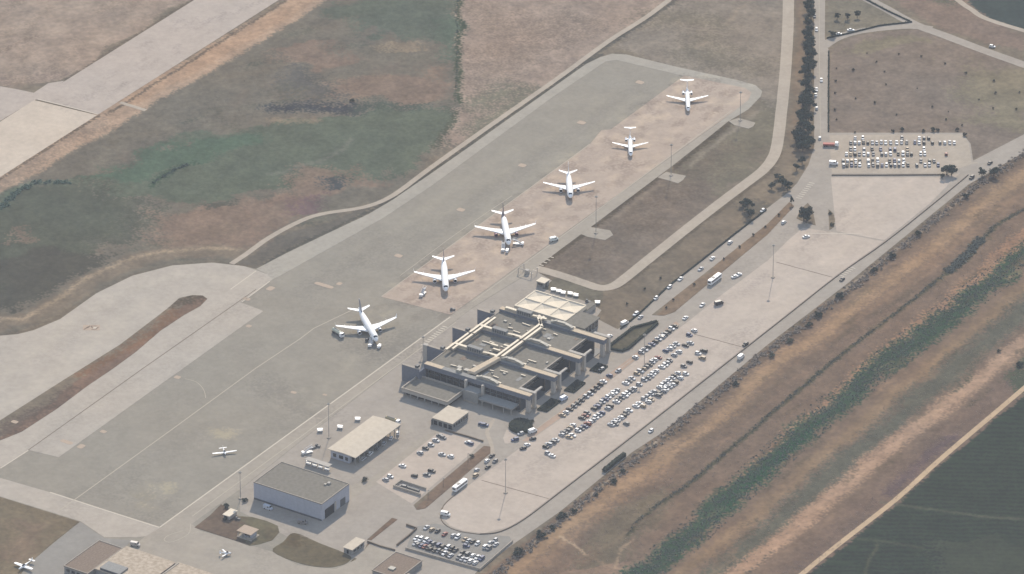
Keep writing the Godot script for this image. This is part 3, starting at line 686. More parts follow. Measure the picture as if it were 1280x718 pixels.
	ground("forecourt_lot", [-240.0, 109.3, -229.7, 104.6, -212.8, 103.8, -162.9, 105.0, -140.6, 105.2, -114.1, 106.5, -40.4, 105.7, 20.3, 106.1, 58.8, 105.5, 106.7, 106.0, 134.2, 103.0, 152.7, 102.2, 157.8, 121.2, 163.3, 150.0, 111.7, 148.2, 35.3, 148.7, -101.7, 149.0, -182.8, 148.6, -218.0, 148.2, -231.3, 146.5, -243.2, 139.0, -247.2, 128.9, -246.7, 119.4], 0.09, M.lot, "huge pale concrete forecourt lot with rows of cars", "car park", 0.06)
	ground("upper_lot", [216.9, 83.3, 250.7, 135.9, 262.3, 144.4, 218.7, 148.7, 164.9, 149.7, 159.4, 120.8, 182.5, 105.6], 0.09, M.lot, "empty pale lot below the far car park", "car park", 0.06)
	ground("far_car_park", [264.2, 54.5, 307.9, 120.3, 299.1, 130.1, 278.9, 143.2, 281.2, 146.7, 257.2, 136.5, 221.6, 81.1], 0.09, M.track, "grey far car park with six lines of cars", "car park", 0.06)
	ground("small_car_park", [-257.9, 103.7, -248.5, 111.9, -247.4, 134.1, -238.7, 152.3, -242.3, 156.1, -276.1, 157.9, -279.0, 113.1], 0.09, M.road_dark, "small walled grey car park near the bottom edge", "car park", 0.05)
	ground("staff_car_park", [-228.6, 59.9, -166.7, 58.0, -160.9, 62.0, -160.7, 83.8, -173.2, 85.7, -237.8, 88.9], 0.09, M.lot, "pale staff car park between the shed and the verge", "car park", 0.05)
	ground("pavement_strip", [-148.1, 101.7, -116.4, 101.2, -75.2, 101.2, -33.3, 101.2, 15.4, 100.2, 13.4, 104.0, -37.6, 104.9, -113.5, 105.6, -146.2, 104.6], 0.08, M.paving_red, "reddish worn lane edging the main car rows", "pavement", 0.03)
	ground("footpath", [-139.5, 75.3, -135.3, 75.2, -136.3, 76.9, -148.8, 80.8, -160.1, 91.3, -169.4, 98.3, -170.5, 96.4, -161.3, 89.4, -150.8, 79.4], 0.1, M.track, "winding pale footpath by the roundabout", "path", 0.05)
	ground("roundabout_wedge", [-150.6, 91.3, -142.1, 87.9, -140.4, 90.5, -142.3, 95.9, -154.2, 97.3, -155.3, 95.4], 0.1, M.lot, "small pale traffic wedge below the oval hedge", "pavement", 0.06)
	lane("slip_road", [366.3, -9.5, 368.8, -9.6, 372.3, -9.6, 376.2, -9.5, 380.0, -9.0, 383.5, -8.1, 387.1, -6.8, 390.8, -5.2, 394.4, -3.3, 398.0, -0.8, 401.6, 2.1, 405.2, 5.2, 408.5, 8.4, 411.7, 11.6, 414.8, 15.0, 417.6, 18.4, 419.8, 21.7, 421.4, 25.1, 422.4, 28.5, 423.0, 31.6, 423.5, 33.7], 7.0, 0.07, M.road, "curved slip road joining the straight tree lined road", "road")
	lane("junction_road", [465.6, -62.1, 461.2, -55.9, 454.9, -47.0, 448.2, -37.3, 442.9, -28.7, 439.4, -21.6, 436.9, -15.2, 434.7, -8.9, 432.5, -2.6, 429.9, 3.8, 427.3, 10.3, 425.0, 16.6, 423.1, 22.6, 421.9, 28.1, 421.1, 33.1, 420.5, 38.3, 419.7, 44.3, 418.5, 51.1, 417.2, 58.5, 415.8, 66.6, 414.4, 75.3, 413.1, 84.6, 411.8, 94.5, 410.3, 105.3, 408.6, 117.4, 406.3, 132.6, 403.6, 150.0, 401.0, 166.2, 399.3, 177.3], 7.5, 0.075, M.road, "pale junction road crossing the far right corner", "road")
	lane("corner_road", [495.4, -15.9, 489.9, -7.4, 482.1, 4.9, 474.0, 17.5, 468.0, 27.1, 464.7, 32.6, 463.0, 35.8, 461.9, 38.1, 460.6, 40.9, 458.8, 44.2, 456.9, 47.3, 455.3, 50.9, 454.0, 55.9, 453.1, 62.6, 452.5, 70.5, 452.1, 79.1, 451.8, 88.0, 451.6, 98.2, 451.6, 109.5, 451.7, 119.9, 451.7, 127.0], 4.0, 0.05, M.track, "narrow pale road in the extreme right corner", "road")
	lane("farm_track", [-257.8, 304.6, -244.9, 304.4, -226.1, 304.0, -205.7, 303.7, -188.2, 303.5, -175.0, 303.5, -163.7, 303.7, -153.0, 303.9, -141.8, 304.2, -129.9, 304.6, -117.9, 305.0, -105.7, 305.4, -93.0, 305.6, -80.5, 305.4, -68.0, 304.9, -54.2, 304.3, -37.9, 303.9, -17.9, 303.7, 4.9, 303.6, 29.0, 303.5, 52.9, 303.3, 78.4, 303.0, 105.8, 302.7, 130.5, 302.4, 147.8, 302.2], 3.2, 0.05, M.path, "sandy farm track beside the dark green field", "track")
	# lawns and earth laid over the pavement, edged by kerbs
	var lawns := [
		[[-340.0, -142.1, -326.6, -152.2, -283.7, -151.7, -227.0, -149.6, -176.8, -147.4, -128.7, -149.8, -113.7, -151.5, -107.0, -147.3, -104.2, -142.1, -105.9, -137.6, -115.2, -136.0, -128.7, -137.5, -151.6, -137.9, -178.9, -135.0, -202.8, -134.3, -225.0, -134.6, -256.8, -133.3, -287.4, -134.2, -301.7, -138.3], "brown earth strip in the middle of the taxiway loop"],
		[[-353.9, -142.5, -351.9, -100.9, -350.4, -49.4, -376.9, -48.0, -399.6, -46.0, -413.3, -42.7, -489.4, -40.0], "olive lawn in the lower left corner"],
		[[-322.0, 5.8, -307.1, 5.3, -293.9, 3.4, -296.1, 11.2, -299.6, 18.3, -296.2, 25.3, -295.5, 34.2, -296.5, 42.2, -301.7, 46.8, -310.7, 48.4, -317.9, 45.0, -322.0, 41.7, -321.8, 34.3, -321.6, 30.0, -321.8, 15.6], "brown lawn holding the two small huts"],
		[[-320.2, 55.4, -318.0, 53.8, -315.1, 53.7, -311.9, 54.1, -308.9, 54.3, -305.8, 53.8, -302.6, 53.0, -299.8, 52.8, -298.0, 54.0, -297.5, 57.3, -298.1, 61.9, -299.0, 67.1, -299.7, 71.7, -300.0, 75.9, -300.3, 80.0, -300.5, 83.7, -300.9, 86.9, -301.3, 89.4, -301.7, 91.4, -302.3, 93.0, -303.3, 94.1, -304.8, 94.9, -306.7, 95.2, -308.9, 95.2, -310.9, 94.7, -312.9, 93.8, -315.0, 92.6, -317.0, 91.0, -318.7, 88.7, -320.1, 85.9, -321.4, 82.5, -322.3, 78.7, -322.8, 74.7, -322.8, 69.8, -322.5, 64.2, -321.6, 59.1], "olive lawn below the blue grey hangar"],
		[[-238.6, 90.9, -163.7, 87.3, -162.6, 90.8, -168.5, 94.6, -238.0, 98.2, -241.9, 95.2], "brown planted verge beside the staff car park"],
		[[-282.6, 90.4, -256.3, 88.8, -256.1, 92.2, -282.1, 92.7], "thin brown earth strip near the small kiosk"],
		[[14.5, 84.8, 76.0, 83.8, 146.0, 82.5, 176.3, 79.0, 173.4, 84.0, 134.8, 89.2, 60.6, 92.2, 24.2, 93.7, 17.4, 91.0], "long brown median between the two access roads"],
		[[-29.8, 84.2, -4.2, 83.9, 9.7, 91.4, 7.3, 93.8, -8.0, 94.5, -27.6, 95.6, -32.3, 94.1, -33.5, 87.1], "long pointed green bed beside the terminal end"],
		[[161.1, 92.9, 171.9, 89.2, 181.2, 88.6, 175.7, 95.1, 159.3, 106.9, 159.3, 99.4], "small triangular island under the dark tree clump"],
		[[180.8, 102.9, 177.9, 107.8, 171.4, 112.7, 163.4, 116.9, 158.4, 116.6], "narrow half round island beside the straight road"],
	]
	for l in lawns:
		ground("lawn", l[0], 0.2, M.land, l[1], "lawn", 0.12)

func build_markings() -> void:
	var lines := [
		[[-345.6, -65.6, -242.1, -66.5, -158.2, -67.7, -116.7, -66.4, -102.4, -66.9, -72.6, -61.0], 0.7, "long white guide line running to the nearest jet", M.line_pale],
		[[-333.2, -81.6, -332.8, -45.8, -332.1, -10.0], 0.9, "white stop line at the lower end of the apron", M.line_white],
		[[-332.1, -10.0, -195.5, -9.8, -49.2, -9.7], 0.8, "white edge line of the service road beside the apron", M.line_white],
		[[-312.9, -2.2, -199.9, -2.6, -52.7, -3.6], 0.6, "second white line along the service road", M.line_pale],
		[[-326.6, -119.7, -302.4, -118.8], 0.7, "short white line at the taxiway edge on the left", M.line_white],
		[[-98.5, -119.0, -69.2, -119.9], 0.7, "white line at the right tip of the taxiway", M.line_white],
		[[-89.3, -133.1, -62.9, -133.7], 0.6, "pale joint line near the taxiway bend", M.line_white],
		[[-302.0, -119.0, -191.6, -120.4, -81.4, -120.9], 0.5, "thin dark seam along the taxiway", M.line_dark],
		[[-189.9, -93.8, -189.7, -92.5, -189.4, -90.6, -189.3, -88.5, -189.5, -86.4, -190.3, -84.4, -191.4, -82.3, -192.7, -80.3, -194.2, -78.3, -196.0, -76.3, -198.2, -74.3, -200.3, -72.6, -201.7, -71.4], 0.4, "faint curved guide line near the taxiway", M.line_pale],
		[[-50.0, -56.1, 176.6, -59.0], 0.5, "pale seam along the far edge of the stands", M.line_pale],
		[[-23.2, -61.2, -13.5, -61.4, 0.6, -61.8, 15.8, -62.2, 28.8, -62.5, 38.5, -62.5, 46.7, -62.5, 54.4, -62.4, 62.3, -62.3, 71.4, -62.1, 80.9, -61.9, 89.5, -61.6, 95.4, -61.5], 0.4, "faint guide line across the dark apron", M.line_pale],
		[[-27.7, -9.1, 101.0, -9.7, 261.0, -11.4], 0.5, "pale line along the far service road", M.line_pale],
		[[107.7, 111.2, 109.1, 147.7], 0.5, "dark joint across the upper forecourt lot", M.line_dark],
		[[8.0, 116.8, 9.5, 146.9], 0.5, "dark joint across the middle forecourt lot", M.line_dark],
		[[-196.2, 106.9, -193.4, 148.2], 0.5, "dark joint across the lower forecourt lot", M.line_dark],
		[[-137.0, 100.8, -36.5, 103.2, 24.4, 103.6], 0.35, "pale kerb line beside the main car rows", M.line_pale],
		[[47.8, -370.0, 50.8, -327.7], 0.8, "white threshold line at the runway end", M.line_white],
		[[441.2, -57.0, 325.0, 12.0, 251.3, 56.0], 0.35, "white centre line of the straight tree lined road", M.line_pale],
		[[-328.2, 2.4, -329.8, 1.7, -332.0, 0.6, -334.5, -0.5, -336.5, -1.1, -338.2, -1.2, -339.8, -1.0, -341.0, -0.6, -341.8, 0.1, -342.3, 1.0, -342.4, 2.3, -342.0, 3.6, -340.9, 4.6, -338.7, 5.5, -335.7, 6.4, -332.4, 6.9, -329.4, 6.9, -326.6, 6.0, -323.8, 4.4, -321.3, 2.7, -319.6, 1.6], 0.4, "faint looped line at the end of the service road", M.line_pale],
		[[148.2, 108.1, 157.2, 122.1, 164.4, 135.0], 0.6, "short white line across the top of the lot", M.line_white],
	]
	for l in lines:
		var b := MB.new()
		b.ribbon(flat(l[0]), l[1], 0.125, 0.02)
		single("painted_line", b, l[3], l[2], "road marking", "", "structure")
	# zebra and give-way bars
	for q in [[[204.5, 77.5, 183.7, 81.1], 9, 3.4, 0.7, "white hatch bars where the access roads divide"], [[-85.6, -4.1, -60.8, -5.8], 11, 3.0, 0.9, "white dashes on the service road beside the terminal"], [[16.4, 0.3, 42.9, -0.3], 8, 2.4, 0.8, "white dashes on the far service road"], [[113.5, 150.9, 125.4, 151.3], 6, 4.0, 0.7, "white hatch bars on the boundary road"]]:
		var a := Vector2(q[0][0], q[0][1])
		var c := Vector2(q[0][2], q[0][3])
		var t := Node3D.new()
		t.name = numbered("hatch_marking")
		add_child(t)
		tag(t, q[4], "road marking", "", "structure")
		var d := (c - a).normalized()
		for i in q[1]:
			var o: Vector2 = a.lerp(c, i / float(q[1] - 1))
			var m := MB.new()
			m.box(Vector3(o.x, 0.12, o.y), Vector3(q[2], 0.03, q[3]), atan2(-d.y, d.x) + PI / 2)
			part(t, "bar", m, M.line_white)
	# faded location panels painted on the pavement: centre, length, width, turn
	var panels := [[-56.4, -91.1, 12.5, 3.4, 90, "long faded pink panel painted on the dark apron"], [-50.1, -84.9, 3.6, 3.0, 0, "small faded panel beside the long pink one"], [-76.1, -114.6, 5.0, 4.0, 0, "pale round patch by the taxiway tip"], [-93.9, -118.9, 4.6, 3.2, 90, "pale panel on the taxiway corner"], [-119.9, -99.2, 3.0, 3.0, 90, "small pale panel right of the taxiway end"], [-190.7, -98.4, 3.6, 3.4, 90, "cream square panel at the taxiway edge"], [-263.2, -96.7, 3.6, 3.0, 90, "small pale panel at the lower taxiway edge"], [-283.5, -106.7, 8.0, 3.2, 90, "long pink panel at the lower left apron"], [-283.2, -97.2, 4.6, 3.6, 0, "pale panel beside the long lower left one"], [-170.1, -34.2, 3.4, 2.4, 90, "small white patch alone on the grey apron"], [-163.0, -18.1, 2.6, 1.8, 90, "faint white patch above the yard mast"], [-280.8, -144.0, 4.0, 3.0, 90, "pale panel on the brown earth strip"], [64.3, -76.9, 4.6, 4.0, 90, "cream round panel on the middle apron"], [-3.3, -75.5, 4.6, 3.6, 90, "pale panel on the apron left of the jets"], [131.7, -77.6, 4.6, 4.0, 90, "cream panel opposite the third farthest jet"], [198.2, -78.3, 5.0, 4.2, 90, "cream panel on the far apron"], [263.3, -77.7, 5.0, 4.0, 90, "cream panel near the far apron end"]]
	for q in panels:
		var b := MB.new()
		var y := 0.215 if q[5].begins_with("pale panel on the brown") else 0.125
		var o := PackedVector2Array()
		for k in 12:
			var ang := TAU * k / 12.0
			var sx: float = signf(cos(ang)) * pow(absf(cos(ang)), 0.45) * q[2] / 2
			var sz: float = signf(sin(ang)) * pow(absf(sin(ang)), 0.45) * q[3] / 2
			o.append(Vector2(q[0], q[1]) + Vector2(sx, sz).rotated(deg_to_rad(q[4])))
		b.sheet(o, y, 0.03)
		single("painted_panel", b, M.line_pink, q[5], "road marking", "", "structure")
	# the worn designator painted on the taxiway: red frame and dark letters
	var t := Node3D.new()
	t.name = numbered("taxiway_designator")
	add_child(t)
	t.position = Vector3(-169.5, 0.12, -172.7)
	t.rotation.y = deg_to_rad(-57.2)
	var pl := MB.new()
	pl.box(Vector3.ZERO, Vector3(9.5, 0.03, 6.5))
	part(t, "panel", pl, M.line_pink)
	for q in [[-2.9, 0.6, 0.9, 4.4, -0.6], [-1.6, -0.8, 0.9, 3.0, -0.5], [1.2, -1.9, 3.4, 0.8, 0.0], [0.2, -0.6, 0.8, 2.4, 0.3], [3.2, 0.6, 0.8, 3.2, -0.5], [1.6, 1.9, 3.0, 0.8, 0.1]]:
		var st := MB.new()
		st.box(Vector3(q[0], 0.03, q[1]), Vector3(q[2], 0.02, q[3]), q[4])
		part(t, "stroke", st, M.brown_roof)
	var dot := MB.new()
	dot.box(Vector3(2.0, 0.03, 0.4), Vector3(1.8, 0.02, 1.9))
	part(t, "patch", dot, M.line_white)
	tag(t, "small worn red and white designator painted on the taxiway", "road marking", "", "structure")

# ---------------------------------------------------------------- the terminal
func build_terminal() -> void:
	var t := thing("terminal", "large grey terminal with four roof frames and cream ducts", "building")
	var frames := [-117.0, -91.4, -65.8, -40.2]
	var b := MB.new()
	# main halls: floor slab and back and end walls
	b.bounds(-121, -36, 0.0, 0.35, 18, 84)
	part(t, "plinth", b, M.dark_metal)  # dark floor tone stands in for the shade below the roofs
	for i in 3:
		var x0: float = frames[i] + 1.2
		var x1: float = frames[i + 1] - 3.2
		b = MB.new()
		b.bounds(x0, x1, 8.6, 9.5, 19.5, 78)
		var r := part(t, "roof", b, M.roof_grey)
		b = MB.new()
		b.bounds(x0, x1, 9.503, 9.85, 77.3, 77.95)
		part(r, "front_kerb", b, M.concrete)
		b = MB.new()
		b.bounds(x0, x1, 9.503, 9.85, 19.55, 20.1)
		part(r, "rear_kerb", b, M.concrete)
		# glass front under the roof, set back behind the pillars
		b = MB.new()
		b.bounds(x0, x1, 0.36, 8.59, 72.0, 72.4)
		var gl := part(t, "glass_front", b, M.dark_glass)
		for k in 9:
			b = MB.new()
			b.bounds(x0 + (x1 - x0) * (k + 0.5) / 9 - 0.12, x0 + (x1 - x0) * (k + 0.5) / 9 + 0.12, 0.36, 8.58, 72.402, 72.6)
			part(gl, "mullion", b, M.dark_metal)
		b = MB.new()
		b.bounds(x0 + 0.01, x1 - 0.01, 4.2, 4.7, 72.61, 75.5)
		part(gl, "canopy", b, M.concrete)
		b = MB.new()
		b.bounds(x0, x1, 0.36, 8.59, 19.6, 20.0)
		part(t, "rear_wall", b, M.wall_grey)
	for i in 4:
		var c: float = frames[i]
		# wall under each frame
		b = MB.new()
		b.bounds(c - 2.9, c - 1.8, 0.36, 8.4, 20, 82)
		var sw := part(t, "side_wall", b, M.dark_glass)
		if i == 0:
			for k in 15:
				b = MB.new()
				b.bounds(c - 3.12, c - 2.905, 0.4, 8.3, 22 + k * 4.1, 22.35 + k * 4.1)
				part(sw, "mullion", b, M.dark_metal)
			for y in [3.0, 6.0]:
				b = MB.new()
				b.bounds(c - 3.05, c - 2.903, y, y + 0.3, 20.2, 81.8)
				part(sw, "rail", b, M.dark_metal)
		b = MB.new()
		b.box(Vector3(c - 1.6, 9.73, 54.2), Vector3(3.2, 2.66, 69.5))
		var bm := part(t, "beam", b, M.slate)  # shaded sides coloured slate, sunlit stretches of the top coloured cream
		b = MB.new()
		b.bounds(c - 3.25, c + 0.05, 11.07, 11.31, 19.4, 31.0)
		part(bm, "sunlit_capping", b, M.cream)
		b = MB.new()
		b.bounds(c - 3.25, c + 0.05, 11.07, 11.31, 67.0, 89.0)
		part(bm, "sunlit_capping", b, M.cream)
		b = MB.new()
		b.bounds(c - 3.22, c + 0.02, 11.07, 11.25, 31.01, 66.99)
		part(bm, "gutter_top", b, M.wall_grey)
		b = MB.new()
		b.bounds(c + 0.02, c + 2.6, 8.8, 10.3, 19.6, 86.5)
		part(t, "gutter", b, M.roof_grey)
		b = MB.new()
		b.bounds(c + 3.2, c + 5.2, 8.7, 10.0, 77.96, 88.4)
		part(t, "side_beam", b, M.wall_pale)
		for e in [[c - 1.6, 8.39, 2.4], [c + 4.3, 8.69, 2.0]]:
			b = MB.new()
			b.box(Vector3(e[0], e[1] / 2 + 0.02, 87.2), Vector3(e[2], e[1] - 0.02, 2.0), 0.0, 0.12)
			var pi := part(t, "pillar", b, M.wall_pale)
			b = MB.new()
			b.box(Vector3(e[0], 0.45, 87.2), Vector3(e[2] + 0.5, 0.7, 2.5))
			part(pi, "footing", b, M.concrete)
		if i < 3:
			b = MB.new()
			b.bounds(c + 5.32, c + 12.5, 8.9, 9.7, 86.2, 87.5)
			part(t, "front_beam", b, M.wall_pale)
		# fin wall on the apron side
		b = MB.new()
		b.bounds(c - 8.9, c - 7.8, 0.05, 10.0, 8.4, 19.4)
		var fin := part(t, "fin_wall", b, M.slate)
		b = MB.new()
		b.bounds(c - 9.0, c - 7.7, 10.003, 10.3, 8.3, 19.5)
		part(fin, "coping", b, M.concrete)
		b = MB.new()
		b.bounds(c - 9.3, c - 2.0, 0.05, 9.0, 19.41, 20.4)
		part(t, "rear_panel", b, M.slate)
		b = MB.new()
		b.bounds(c - 8.2, c - 6.0, 10.31, 11.6, 16.6, 18.6)
		part(t, "vent_box", b, M.dark_metal)
	# pale stair pylon at the second fin
	b = MB.new()
	b.bounds(-100.4, -98.2, 0.05, 10.2, 5.4, 8.2)
	part(t, "pylon", b, M.wall_pale)
	# service core and slim columns on the near side
	b = MB.new()
	b.bounds(-126.5, -120.15, 0.05, 6.6, 49.5, 59.0)
	part(t, "service_core", b, M.wall_grey)
	for z in [48.5, 59.6]:
		b = MB.new()
		b.box(Vector3(-122.2, 5.3, z), Vector3(1.6, 10.5, 1.4), 0.0, 0.1)
		part(t, "column", b, M.wall_pale)
	b = MB.new()
	b.bounds(-127.2, -120.2, 3.6, 4.4, 59.8, 82.0)
	var cn := part(t, "side_canopy", b, M.wall_grey)
	for z in [62.0, 69.0, 76.0, 81.0]:
		b = MB.new()
		b.tube(Vector3(-126.6, 0.05, z), Vector3(-126.6, 3.6, z), 0.22, 0.22)
		part(cn, "post", b, M.wall_pale)
	b = MB.new()
	b.bounds(-127.0, -124.5, 0.05, 1.0, 50.0, 58.5)
	part(t, "loading_bench", b, M.concrete)
	# low lounge block with a parapet
	b = MB.new()
	b.bounds(-140.5, -123.0, 2.6, 4.3, 17.8, 48.2)
	var lw := part(t, "lounge_block", b, M.wall_pale)
	for q in [[-140.7, -140.0, 17.6, 48.4], [-123.6, -122.9, 17.6, 48.4], [-139.99, -123.61, 17.6, 18.3], [-139.99, -123.61, 47.7, 48.4]]:
		b = MB.new()
		b.bounds(q[0], q[1], 4.31, 5.15, q[2], q[3])
		part(lw, "parapet", b, M.concrete)
	b = MB.new()
	b.bounds(-139.9, -123.7, 4.305, 4.36, 18.4, 47.6)
	part(lw, "roof_felt", b, M.roof_grey)
	b = MB.new()
	b.bounds(-138.0, -123.4, 0.05, 2.59, 19.5, 46.5)
	part(t, "lounge_base", b, M.dark)
	for k in 7:
		b = MB.new()
		b.box(Vector3(-139.8, 1.3, 19.0 + k * 4.6), Vector3(0.6, 2.6, 0.6))
		part(t, "lounge_post", b, M.wall_grey)
	# roof plant -----------------------------------------------------------
	# twin duct along the rear of the roof
	for o in [0.0, 2.6]:
		b = MB.new()
		b.duct([Vector3(-101 + o, 12.0, 21.8 + o), Vector3(-78, 12.0, 21.8 + o), Vector3(-58 + o, 12.0, 21.8 + o)], 1.3, 1.1)
		part(t, "duct", b, M.duct)
	# twin duct along the middle
	for o in [0.0, 2.7]:
		b = MB.new()
		b.duct([Vector3(-94 + o, 12.3, 50.0 + o), Vector3(-70, 12.3, 50.0 + o), Vector3(-48 - o, 12.3, 50.0 + o), Vector3(-42 - o, 12.3, 44.5 + o), Vector3(-40.4, 12.3, 44.5 + o)], 1.4, 1.2)
		part(t, "duct", b, M.duct)
	b = MB.new()
	b.hexa([Vector3(-116, 11.35, 50.4), Vector3(-94, 11.35, 53.2), Vector3(-94, 11.35, 49.2), Vector3(-116, 11.35, 45.0), Vector3(-115.6, 12.6, 49.6), Vector3(-94, 12.9, 52.8), Vector3(-94, 12.9, 49.6), Vector3(-115.6, 12.6, 45.6)])
	part(t, "wide_duct", b, M.cream)
	# arched branch ducts lying on the frames and a louvred unit on two of them
	for i in 4:
		var c: float = frames[i]
		var pth := []
		pth = [Vector3(c - 1.0, 11.9, 53.8), Vector3(c - 0.6, 12.6, 56.0), Vector3(c - 0.5, 12.7, 61.0), Vector3(c - 0.9, 12.2, 65.0), Vector3(c - 1.2, 11.9, 66.5)]
		b = MB.new()
		b.duct(pth, 1.9, 1.2)
		part(t, "branch_duct", b, M.duct_grey)
		for q in [[56.5, 1.4], [60.5, 2.2], [64.0, 1.2]]:
			b = MB.new()
			b.box(Vector3(c + 1.5, 10.9, q[0]), Vector3(1.6, 1.2, q[1]), 0.0, 0.2)
			part(t, "roof_unit", b, M.wall_grey)
		b = MB.new()
		b.duct([Vector3(c + 0.9, 11.1, 52), Vector3(c + 1.2, 11.2, 60), Vector3(c + 1.2, 10.9, 67)], 1.1, 0.9)
		part(t, "branch_duct", b, M.duct)
		if i > 0:
			b = MB.new()
			b.duct([Vector3(c - 1.5, 12.1, 41), Vector3(c - 1.5, 12.4, 45), Vector3(c - 1.5, 12.4, 49.3)], 1.6, 1.1)
			part(t, "branch_duct", b, M.duct)
			b = MB.new()
			b.box(Vector3(c - 1.5, 12.6, 35.5), Vector3(3.0, 2.6, 9.5), 0.0, 0.2)
			var u := part(t, "air_unit", b, M.wall_grey)
			for k in 6:
				b = MB.new()
				b.bounds(c - 3.12, c - 3.005, 11.6, 13.5, 31.6 + k * 1.5, 32.4 + k * 1.5)
				part(u, "louvre", b, M.dark_metal)
			b = MB.new()
			b.duct([Vector3(c - 1.4, 12.0, 30.4), Vector3(c - 1.4, 12.0, 23.4)], 1.8, 1.2)
			part(t, "branch_duct", b, M.duct)
	for q in [[-80.0, 40.0], [-77.0, 46.5], [-84.0, 44.0]]:
		b = MB.new()
		b.box(Vector3(q[0], 10.4, q[1]), Vector3(1.6, 1.2, 5.0), 0.0, 0.3)
		part(t, "roof_unit", b, M.duct)
	for q in [[-112.5, 38.0], [-113.0, 43.0], [-117.5, 41.0]]:
		b = MB.new()
		b.box(Vector3(q[0], 12.0 if q[0] < -115 else 10.4, q[1]), Vector3(2.6, 1.6, 3.0), 0.0, 0.3)
		part(t, "roof_unit", b, M.duct_grey)
	# small plant scattered over the three roof bays
	var pr := RandomNumberGenerator.new()
	pr.seed = 61
	for i in 3:
		for k in 13:
			var x: float = frames[i] + pr.randf_range(4.5, 20.0)
			var z := pr.randf_range(23.0, 75.0)
			b = MB.new()
			if k % 3 == 0:
				b.duct([Vector3(x, 9.9, z), Vector3(x + pr.randf_range(-0.5, 0.5), 9.9, z + pr.randf_range(2.0, 6.0))], 0.7, 0.6)
				part(t, "roof_duct", b, M.duct)
			elif k % 3 == 1:
				b.box(Vector3(x, 9.85, z), Vector3(pr.randf_range(0.8, 1.8), 0.7, pr.randf_range(0.8, 2.2)), 0.0, 0.1)
				part(t, "roof_vent", b, M.duct_grey)
			else:
				b.box(Vector3(x, 9.57, z), Vector3(pr.randf_range(2.0, 5.0), 0.12, pr.randf_range(1.5, 4.0)))
				part(t, "roof_patch", b, M.brown_roof if k % 2 == 0 else M.wall_grey)
	# annex with six hollow roof cells
	var a := thing("annex", "white roofed annex with six sunken square roof cells", "building")
	b = MB.new()
	b.bounds(-26.6, -5.8, 0.05, 3.6, 19.8, 52.7)
	part(a, "wall", b, M.wall_grey)
	var xs := [-27.0, -16.2, -5.4]
	var zs := [19.4, 30.6, 41.8, 53.0]
	for x in xs:
		b = MB.new()
		b.box(Vector3(x, 4.85, 36.2), Vector3(1.0, 2.48, 34.4), 0.0, 0.2)
		part(a, "rib", b, M.cell_white)
	for z in zs:
		for i in 2:
			b = MB.new()
			b.box(Vector3((xs[i] + xs[i + 1]) / 2, 4.8, z), Vector3(9.79, 2.3, 0.9), 0.0, 0.0)
			part(a, "rib", b, M.cell_white)
	for i in 2:
		for j in 3:
			b = MB.new()
			var x0: float = xs[i] + 0.51
			var x1: float = xs[i + 1] - 0.51
			var z0: float = zs[j] + 0.46
			var z1: float = zs[j + 1] - 0.46
			var lo := Vector3((x0 + x1) / 2 + 2.0, 4.7, (z0 + z1) / 2 - 2.0)
			var k := [Vector3(x0, 5.7, z1), Vector3(x1, 5.7, z1), Vector3(x1, 5.7, z0), Vector3(x0, 5.7, z0)]
			for m in 4:
				b.tri(k[m], k[(m + 1) % 4], lo)
			part(a, "cell", b, M.cell_white)
	# lower grey extension
	var e := thing("extension", "flat grey roofed extension right of the white cells", "building")
	b = MB.new()
	b.bounds(-28.5, -13.5, 0.05, 5.2, 54.2, 66.6)
	part(e, "wall", b, M.wall_grey)
	b = MB.new()
	b.bounds(-29.3, -12.7, 5.21, 5.8, 53.8, 67.4)
	part(e, "roof", b, M.roof_grey)
	for k in 4:
		b = MB.new()
		b.bounds(-26.8 + k * 3.4, -24.6 + k * 3.4, 0.8, 4.2, 66.605, 66.8)
		part(e, "window", b, M.dark_glass)
	b = MB.new()
	b.bounds(-12.3, 4.0, 0.05, 3.0, 50.5, 54.0)
	var s := single("walkway_block", b, M.wall_pale, "small pale block between the white cells and the lawn", "building")
	b = MB.new()
	b.bounds(-12.6, 4.3, 3.01, 3.4, 50.2, 54.3)
	part(s, "roof", b, M.roof_grey)

# ---------------------------------------------------------------- other buildings
# a plain block given by bounds, with walls, roof slab and parapet strips
func block(called: String, label: String, x0: float, x1: float, z0: float, z1: float, h: float, wall: Material, roof: Material, eave := 0.0, kerb := 0.35) -> Node3D:
	var t := thing(called, label, "building", Vector3((x0 + x1) / 2, 0, (z0 + z1) / 2))
	var hx := (x1 - x0) / 2
	var hz := (z1 - z0) / 2
	var b := MB.new()
	b.bounds(-hx, hx, 0.05, h - 0.3, -hz, hz)
	part(t, "wall", b, wall)
	b = MB.new()
	b.bounds(-hx - eave, hx + eave, h - 0.298, h, -hz - eave, hz + eave)
	var r := part(t, "roof", b, roof)
	if kerb > 0:
		var ex := hx + eave
		var ez := hz + eave
		for q in [[-ex, -ex + 0.4, -ez, ez], [ex - 0.4, ex, -ez, ez], [-ex + 0.402, ex - 0.402, -ez, -ez + 0.4], [-ex + 0.402, ex - 0.402, ez - 0.4, ez]]:
			b = MB.new()
			b.bounds(q[0], q[1], h + 0.002, h + kerb, q[2], q[3])
			part(r, "parapet", b, M.concrete)
	return t

func opening(t: Node3D, called: String, x0: float, x1: float, y0: float, y1: float, z0: float, z1: float, m: Material) -> MeshInstance3D:
	var b := MB.new()
	b.bounds(x0, x1, y0, y1, z0, z1)
	return part(t, called, b, m)

